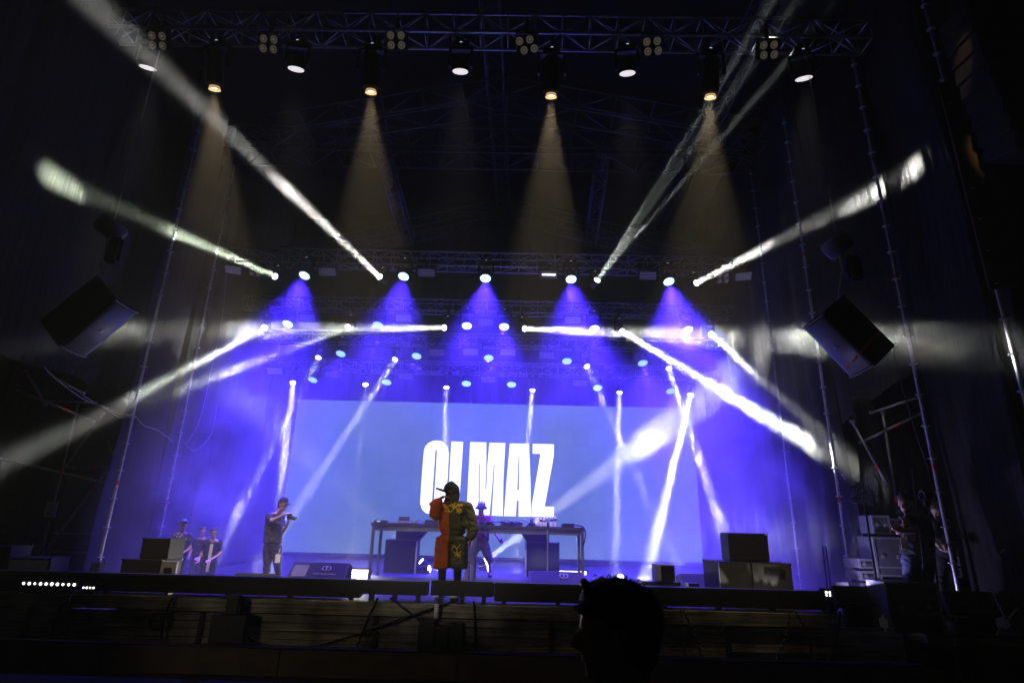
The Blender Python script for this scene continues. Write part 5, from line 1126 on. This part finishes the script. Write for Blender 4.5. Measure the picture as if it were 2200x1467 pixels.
    emb(sh, [[Z2(455+14*math.cos(a*.5236), 840+16*math.sin(a*.5236)) for a in range(13)], [Z2(430, 890), Z2(445, 960)], [Z2(425, 920), Z2(440, 980)]], 'patches', M['grey_panel'], .007)
    shoes(t, J, M['white'], (-.45, -.9, 0), 1.0)
M['olive'] = mat('olive_fleece', OLV, .85, 0, .25, 9, bump=.5)
person('singer in hood, orange and olive hoodie and shorts, holding a microphone to the mouth', so,
 dict(head=Q(968, 1060, -.03), neck=Q(972, 1083), shR=Q(951, 1092), shL=Q(999, 1090), elR=Q(935, 1105, -.2), wrR=Q(943, 1073, -.27), elL=Q(1014, 1128, -.02), wrL=Q(1010, 1157, -.08), pelvis=Q(972, 1158),
      hipR=Q(957, 1165), hipL=Q(985, 1165), knR=Q(950, 1220, -.02), knL=Q(983, 1220, -.02), anR=Q(949, 1272, -.0), anL=Q(982, 1272, .02)), singer_outfit, .012)
mc = thing('microphone', 'black handheld microphone held by the singer', 'microphone', Q(951, 1053, -.27)); ax = (Q(962, 1057, -.2)-Q(939, 1050, -.3)).normalized()
bm = bmesh.new(); add_tube(bm, -ax*.12, ax*.06, .015, 14, .021); obj('grip', bm, M['blackgloss'], mc, True); bm = bmesh.new(); bmesh.ops.create_uvsphere(bm, u_segments=16, v_segments=10, radius=.029, matrix=Matrix.Translation(ax*.085)); obj('grille_ball', bm, M['grille'], mc, True)
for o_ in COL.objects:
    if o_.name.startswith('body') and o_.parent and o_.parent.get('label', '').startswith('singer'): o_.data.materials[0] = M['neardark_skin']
# --- DJ
YD = 13.75; D_ = lambda px, py, dy=0: at(px, py, YD+dy)
do = V((D_(1033, 1240).x, YD, DECK)); joints_scale = dict(s=.98, face=(.15, -.9, -.35), hdR=(.2, -.6, -.6), hnR=(0, 0, -1), cuR=.3, hdL=(.6, -.2, -.5), hnL=(0, -1, 0), cuL=.5)
M['purpleshirt'] = mat('red_patterned_shirt', (.35, .04, .10), .8, 0, .8, 26); M['khaki'] = mat('khaki_shorts', (.3, .24, .15), .85, 0, .2, 12); M['hat'] = mat('pale_bucket_hat', (.5, .62, .68), .8, 0, .15, 40); M['tan'] = mat('tan_boot', (.4, .27, .17), .7, 0, .2, 20)
def dj_outfit(t, J, P, s):
    tee(t, J, M['purpleshirt'], s, .75, 1.12); bm = bmesh.new(); add_tube(bm, J['shR']+V((0, -.12, .02)), J['pelvis']+V((.14, -.16, .12)), .022, 8); obj('bag_strap', bm, M['grey_panel'], t)
    bm = bmesh.new(); hull(bm, [(P(-.01, 0, .07), .1*s), (P(-.01, 0, .125), (.09*s, .09*s, .02))]); garment('bucket_hat', bm, M['hat'], t, .01, 3)
    bm = bmesh.new(); hull(bm, [(P(-.01, 0, .05), (.105*s, .11*s, .02)), (P(.0, 0, -.005), (.16*s, .165*s, .012))]); garment('hat_brim', bm, M['blackcloth'], t, .01, 3)
    bm = bmesh.new(); hull(bm, [(J['pelvis']+V((0, 0, .05)), (.17, .13, .06)), (J['hipR'], .1), (J['hipL'], .1)])
    for S_ in 'RL': limb(bm, [J['hip'+S_], J['kn'+S_]+V((0, 0, .02))], [.11, .095])
    garment('shorts', bm, M['khaki'], t)
    for S_ in 'RL':
        bm = bmesh.new(); limb(bm, [J['an'+S_]+V((0, 0, .12)), J['an'+S_]], [.05, .048]); garment('sock', bm, M['white'], t, .01, 2)
    shoes(t, J, M['tan'], (.2, -1, 0), 1.05)
person('DJ in a pale bucket hat and patterned red shirt behind the right table', do,
 dict(head=D_(1034, 1092, -.05), neck=D_(1034, 1107), shR=D_(1019, 1113), shL=D_(1050, 1113), elR=D_(1012, 1130, -.1), wrR=D_(1024, 1132, -.4), elL=D_(1062, 1142, -.05), wrL=D_(1072, 1158, -.15), pelvis=D_(1032, 1165),
      hipR=D_(1024, 1172), hipL=D_(1042, 1172), knR=D_(1008, 1205, -.05), knL=D_(1050, 1205, -.05), anR=D_(1001, 1234), anL=D_(1052, 1234)), dj_outfit, .014)
# --- photographer at left
YP = 12.2; D_ = lambda px, py, dy=0: at(px, py, YP+dy); po = V((D_(585, 1240).x, YP, DECK)); joints_scale = dict(s=1.0, face=(.85, -.35, -.28), hdR=(1, -.05, .1), hnR=(0, .2, -1), cuR=.6, hdL=(.25, -.1, .9), hnL=(-.7, 0, .3), cuL=.6)
M['navy'] = mat('navy_tee_cloth', (.03, .03, .045), .9, 0, .3, 12, bump=.4)
def ph_outfit(t, J, P, s):
    tee(t, J, M['navy'], s, .55, 1.05); trousers(t, J, M['blackcloth'], s); shoes(t, J, M['black'], (.6, -.7, 0)); hair_cap(t, P, s, M['hairm'])
    bm = bmesh.new(); hull(bm, [(P(-.02, 0, .075), .095*s), (P(.02, 0, .11), .06*s)]); hull(bm, [(P(.07, 0, .07), (.05, .05, .012)), (P(.15, 0, .06), (.04, .05, .01))]); garment('cap', bm, M['blackcloth'], t, .01, 3)
    c = D_(602, 1178, -.15)-po; badge(t, c, D_(598, 1190, -.17)-po, 1, .05, .08)
person('photographer in dark cap and tee aiming a camera to the right', po,
 dict(head=D_(608, 1085, -.03), neck=D_(598, 1101), shR=D_(578, 1108, -.12), shL=D_(604, 1109, .1), elR=D_(584, 1118, -.22), wrR=D_(613, 1104, -.18), elL=D_(609, 1142, .02), wrL=D_(620, 1122, -.1), pelvis=D_(585, 1170),
      hipR=D_(577, 1178), hipL=D_(594, 1178), knR=D_(574, 1210), knL=D_(596, 1210), anR=D_(572, 1240), anL=D_(598, 1240)), ph_outfit, .013)
cm = thing('camera', 'black camera with a stout lens raised by the photographer', 'camera', D_(624, 1110, -.2)); box_obj('body', (-.05, -.06, -.05), (.03, .06, .045), M['blackgloss'], cm, .01); bm = bmesh.new(); add_tube(bm, (.02, 0, -.01), (.13, -.03, -.03), .04, 18); obj('lens', bm, M['black'], cm, True); box_obj('viewfinder', (-.04, -.025, .045), (.02, .025, .07), M['blackgloss'], cm, .006)
# --- crossed-arms technician
YT = 8.6; D_ = lambda px, py, dy=0: at(px, py, YT+dy); to = V((D_(1965, 1290).x, YT, ZW)); joints_scale = dict(s=1.06, face=(-.8, -.55, -.25), hdR=(.5, .3, .4), hnR=(0, 1, 0), cuR=.5, hdL=(-.7, -.1, .3), hnL=(0, 1, .1), cuL=.6)
def tech_outfit(t, J, P, s):
    tee(t, J, M['blackcloth'], s, .6, 1.18); trousers(t, J, M['jeans'], s, r0=.12); shoes(t, J, M['black'], (-.3, -1, 0)); hair_cap(t, P, s, M['hairm'], 2, .9)
    bm = bmesh.new(); hull(bm, [(P(.07, 0, -.085), .032*s), (P(.02, .055, -.06), .022*s), (P(.02, -.055, -.06), .022*s)]); garment('beard', bm, M['hairm'], t, .01, 2)
    badge(t, D_(1946, 1112, -.2)-to, D_(1940, 1153, -.22)-to, 1, .045, .075)
person('bearded technician in a black tee with crossed arms and a pass card', to,
 dict(head=D_(1945, 1083, -.04), neck=D_(1955, 1106), shR=D_(1948, 1118, -.1), shL=D_(1985, 1116, .08), elR=D_(1930, 1142, -.2), wrR=D_(1943, 1125, -.3), elL=D_(1962, 1140, -.22), wrL=D_(1940, 1141, -.34), pelvis=D_(1972, 1195),
      hipR=D_(1958, 1203), hipL=D_(1986, 1203), knR=D_(1958, 1262), knL=D_(1990, 1262), anR=D_(1962, 1312), anL=D_(1996, 1312)), tech_outfit, .013)
YT2 = 9.2; D_ = lambda px, py, dy=0: at(px, py, YT2+dy); t2 = V((D_(2030, 1255).x, YT2, ZW)); joints_scale = dict(s=1.0, face=(-.75, -.4, -.5), cuR=.4, cuL=.4)
def t2_outfit(t, J, P, s): tee(t, J, M['blackcloth'], s, .6, 1.05); trousers(t, J, M['blackcloth'], s); shoes(t, J, M['black']); hair_cap(t, P, s, M['hairm'])
person('crew member in black looking down, half hidden behind the bright scaffold pole', t2,
 dict(head=D_(2013, 1098, -.04), neck=D_(2023, 1116), shR=D_(2008, 1125, -.1), shL=D_(2040, 1124, .1), elR=D_(2002, 1158, -.1), wrR=D_(2020, 1176, -.3), elL=D_(2048, 1158, 0), wrL=D_(2030, 1172, -.3), pelvis=D_(2028, 1195),
      hipR=D_(2018, 1203), hipL=D_(2038, 1203), knR=D_(2018, 1245), knL=D_(2040, 1245), anR=D_(2020, 1285), anL=D_(2043, 1285)), t2_outfit, .015)
# --- three onlookers at left
def onlooker(hx, hy, Y, label, shirt, face, arm=None, cap=False, extra=None):
    global joints_scale
    D = lambda px, py, dy=0: at(px, py, Y+dy); o = V((D(hx, 1200).x, Y, .45)); z = at(hx, hy, Y).z-.45; k = z/1.62; b = lambda x, zz_, y=0: o+V((x*k, y, zz_*k)); joints_scale = dict(s=k, face=face, cuR=.4, cuL=.4)
    def of(t, J, P, s):
        tee(t, J, shirt, s, .55, 1.05); trousers(t, J, M['blackcloth'], s); shoes(t, J, M['black'], (.3, -1, 0)); hair_cap(t, P, s, M['hairm'])
        if cap:
            bm = bmesh.new(); hull(bm, [(P(-.02, 0, .08), .095*s), (P(.02, 0, .115), .06*s)]); hull(bm, [(P(.05, 0, .11), (.06, .06, .012)), (P(.16, 0, .14), (.05, .05, .01))]); garment('cap', bm, M['case'], t, .012, 3)
        if extra: extra(t, b, o, J, s)
    a = arm or {}
    return person(label, o, dict(head=b(0, 1.62, -.02), neck=b(0, 1.47), shR=b(-.18, 1.41), shL=b(.18, 1.41), elR=a.get('elR', b(-.24, 1.13)), wrR=a.get('wrR', b(-.14, .98, -.2)), elL=a.get('elL', b(.24, 1.13)), wrL=a.get('wrL', b(.14, 1.0, -.2)), pelvis=b(0, .96),
        hipR=b(-.09, .9), hipL=b(.09, .9), knR=b(-.1, .5), knL=b(.1, .5), anR=b(-.11, .09), anL=b(.12, .09)), of, .016)
M['print'] = mat('lavender_shirt_print', (.6, .6, .75), .8)
def prt(t, b, o, J, s):
    bm = bmesh.new(); mid = (J['shR']+J['shL'])/2
    for k in range(70): bmesh.ops.create_icosphere(bm, subdivisions=1, radius=random.uniform(.006, .016), matrix=Matrix.Translation(mid+V((random.gauss(0, .065), -.135*s-.004, -.17+random.gauss(0, .07)))) @ Matrix.Diagonal((1.3, .3, 1.3, 1)))
    obj('shirt_print', bm, M['print'], t)
def jacket(t, b, o, J, s):
    bm = bmesh.new(); mid = (J['shR']+J['shL'])/2; add_box(bm, mid+V((.03, -.15, -.55)), mid+V((.09, -.135, -.03)), None, .01); obj('white_lining', bm, M['paper'], t)
onlooker(382, 1130, 12.0, 'onlooker at left in a cap and a dark tee with a pale printed chest', M['navy'], (.5, -.75, -.1), cap=True, extra=prt)
onlooker(427, 1142, 12.5, 'middle onlooker of the three in the blue haze, dark shirt, arm bent forward', M['blackcloth'], (.6, -.7, -.1))
onlooker(451, 1145, 12.0, 'right-hand onlooker with an open jacket showing a white strip', M['blackcloth'], (.6, -.7, -.05), extra=jacket)
# --- man in the foreground: head and shoulders close to the camera
YF = 1.83; D_ = lambda px, py, dy=0: at(px, py, YF+dy); fo = V((D_(1340, 1400).x, YF, 0)); hc = D_(1322, 1366)
M['neardark'] = mat('skin_darkened_for_shade', (.34, .22, .17), .6, 0, .2, 15)  # near man's shade put into a darker skin colour
fm = thing('person', 'foreground man seen from behind in profile, dark curly hair, head only', 'person', fo); O = fo; c = hc-O; bm = bmesh.new(); face = (-1, .12, -.02); s = 1.02; P = head_shape(bm, c, face, (0, 0, 1), s)
hull(bm, [(c+V((.02, 0, -.07)), .062), (c+V((.05, .01, -.24)), .07)]); hull(bm, [(c+V((.05, 0, -.24)), .08), (c+V((.08, -.19, -.31)), .07), (c+V((.08, .19, -.31)), .07)]); hull(bm, [(c+V((.06, -.16, -.34)), .09), (c+V((.06, .16, -.34)), .09), (c+V((.05, 0, -.8)), (.13, .18, .1))])
for sg in (-1, 1): limb(bm, [c+V((.08, sg*.2, -.32)), c+V((.1, sg*.25, -.6)), c+V((-.05, sg*.2, -.85))], [.06, .045, .035])
ex = [hand(c+V((-.05, sg*.2, -.85)), (-.6, 0, -.6), (0, -sg, 0), .5, 1, sg) for sg in (-1, 1)]
for sg in (-1, 1): limb(bm, [c+V((.05, sg*.09, -.85)), c+V((.05, sg*.1, -1.3)), c+V((.07, sg*.1, -(hc.z-.1)))], [.09, .06, .045])
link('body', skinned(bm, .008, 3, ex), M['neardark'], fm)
bm = bmesh.new(); hull(bm, [(c+V((.055, -.17, -.34)), .1), (c+V((.055, .17, -.34)), .1), (c+V((.055, 0, -.27)), .09), (c+V((.05, 0, -.85)), (.15, .2, .1))]); 
for sg in (-1, 1): limb(bm, [c+V((.08, sg*.2, -.33)), c+V((.095, sg*.235, -.5))], [.075, .07])
garment('shirt', bm, M['blackcloth'], fm, .012, 4)
bm = bmesh.new(); hull(bm, [(c+V((.05, 0, -.85)), (.14, .17, .06)), (c+V((.05, 0, -.92)), (.13, .16, .06))])
for sg in (-1, 1): limb(bm, [c+V((.05, sg*.09, -.9)), c+V((.05, sg*.1, -1.3)), c+V((.07, sg*.1, -(hc.z-.14)))], [.1, .07, .06])
garment('trousers', bm, M['blackcloth'], fm, .014, 3)
bm = bmesh.new()
for sg in (-1, 1): hull(bm, [(V((c.x+.09, c.y+sg*.1, .045)), .045), (V((c.x-.1, c.y+sg*.1, .04)), .038), (V((c.x+.07, c.y+sg*.1, .1)), .045)])
garment('shoes', bm, M['black'], fm, .012, 2)
bm = bmesh.new(); hull(bm, [(P(-.03, 0, .05), .098), (P(.03, 0, .085), .072)]); hull(bm, [(P(-.055, 0, .03), .085), (P(-.06, 0, -.04), .06)])
rr_ = random.Random(3)
for k in range(420):
    a = rr_.uniform(-1.75, 1.55); b = rr_.uniform(-1.4, 1.4); rad = .098+.012*math.sin(a*3); q = P(.0+(rad*1.02)*math.sin(a)*math.cos(b)-.012, .092*math.sin(b), .045+rad*math.cos(a)*math.cos(b)*.85+(.016 if a > .6 else 0))
    bmesh.ops.create_icosphere(bm, subdivisions=1, radius=rr_.uniform(.007, .014), matrix=Matrix.Translation(q))
hull(bm, [(P(-.01, 0, .105), .055), (P(.05, .012, .1), .044), (P(.048, -.03, .095), .04)])
for k in range(40):
    q = P(rr_.uniform(-.03, .085), rr_.uniform(-.07, .07), rr_.uniform(.125, .15)-.008); bmesh.ops.create_icosphere(bm, subdivisions=1, radius=rr_.uniform(.012, .018), matrix=Matrix.Translation(q))
hr = garment('hair', bm, M['hairm'], fm, .005, 1)
bm = bmesh.new()
for k in range(900):
    a = rr_.uniform(-1.7, 1.5); b = rr_.uniform(-1.4, 1.4); rad = .108; d0 = V((math.sin(a)*math.cos(b), math.sin(b), math.cos(a)*math.cos(b))); q = P(rad*d0.x-.012, .095*d0.y, .045+rad*d0.z*.86); n_ = (q-P(0, 0, .03)).normalized(); j = V((rr_.gauss(0, .5), rr_.gauss(0, .5), rr_.gauss(0, .5)))
    p1 = q+(n_+j*.6).normalized()*.014; p2 = p1+(n_*.3+j).normalized()*.012; add_tube(bm, q-n_*.006, p1, .003, 4); add_tube(bm, p1, p2, .0028, 4, .001)
obj('curls', bm, M['hairm'], fm)
# --- crowd-side lamps out of view: front light on the singer, added fascia fill
def house(P, T, e, col, ang, r=.3, label=None):
    P = V(P); T = V(T); t = thing('audience_lamp', label, 'stage light', P); bm = bmesh.new(); disc(bm, r*.5, 0); q = frame(T-P).to_euler(); b = obj('lens', bm, M['warm_lens'], t); b.rotation_euler = q
    h = link('head', PHEAD, M['black_metal'], t, True); h.rotation_euler = q; h.location = -(T-P).normalized()*.05; spot(t, T-P, e, col, ang, r, .6, .06)
house((-4.5, -14, 8.5), (-1.2, 9.7, 2.3), 4200, (1, .9, .76), 9.5, .3, 'warm lamp on the crowd-side tower lighting the singer')
house((-7.5, 3.0, 1.9), (-.5, 9.1, .3), 75, (1, .86, .64), 60, .3, 'unseen weak warm fill lamp added at the left of the crowd')  # added fill to warm the fascia, source itself not in view
P_ = V((5.2, 5.6, 10.6)); pt = at(2120, 292, 7.0); hl = thing('small_spotlight', 'small amber spotlight high at the right making the warm patch on the hoarding', 'stage light', P_); hq = link('head', BHEAD, M['black_metal'], hl, True); hq.rotation_euler = frame(pt-P_).to_euler(); spot(hl, pt-P_, 260, (1, .66, .3), 9, .03, .8, .05)
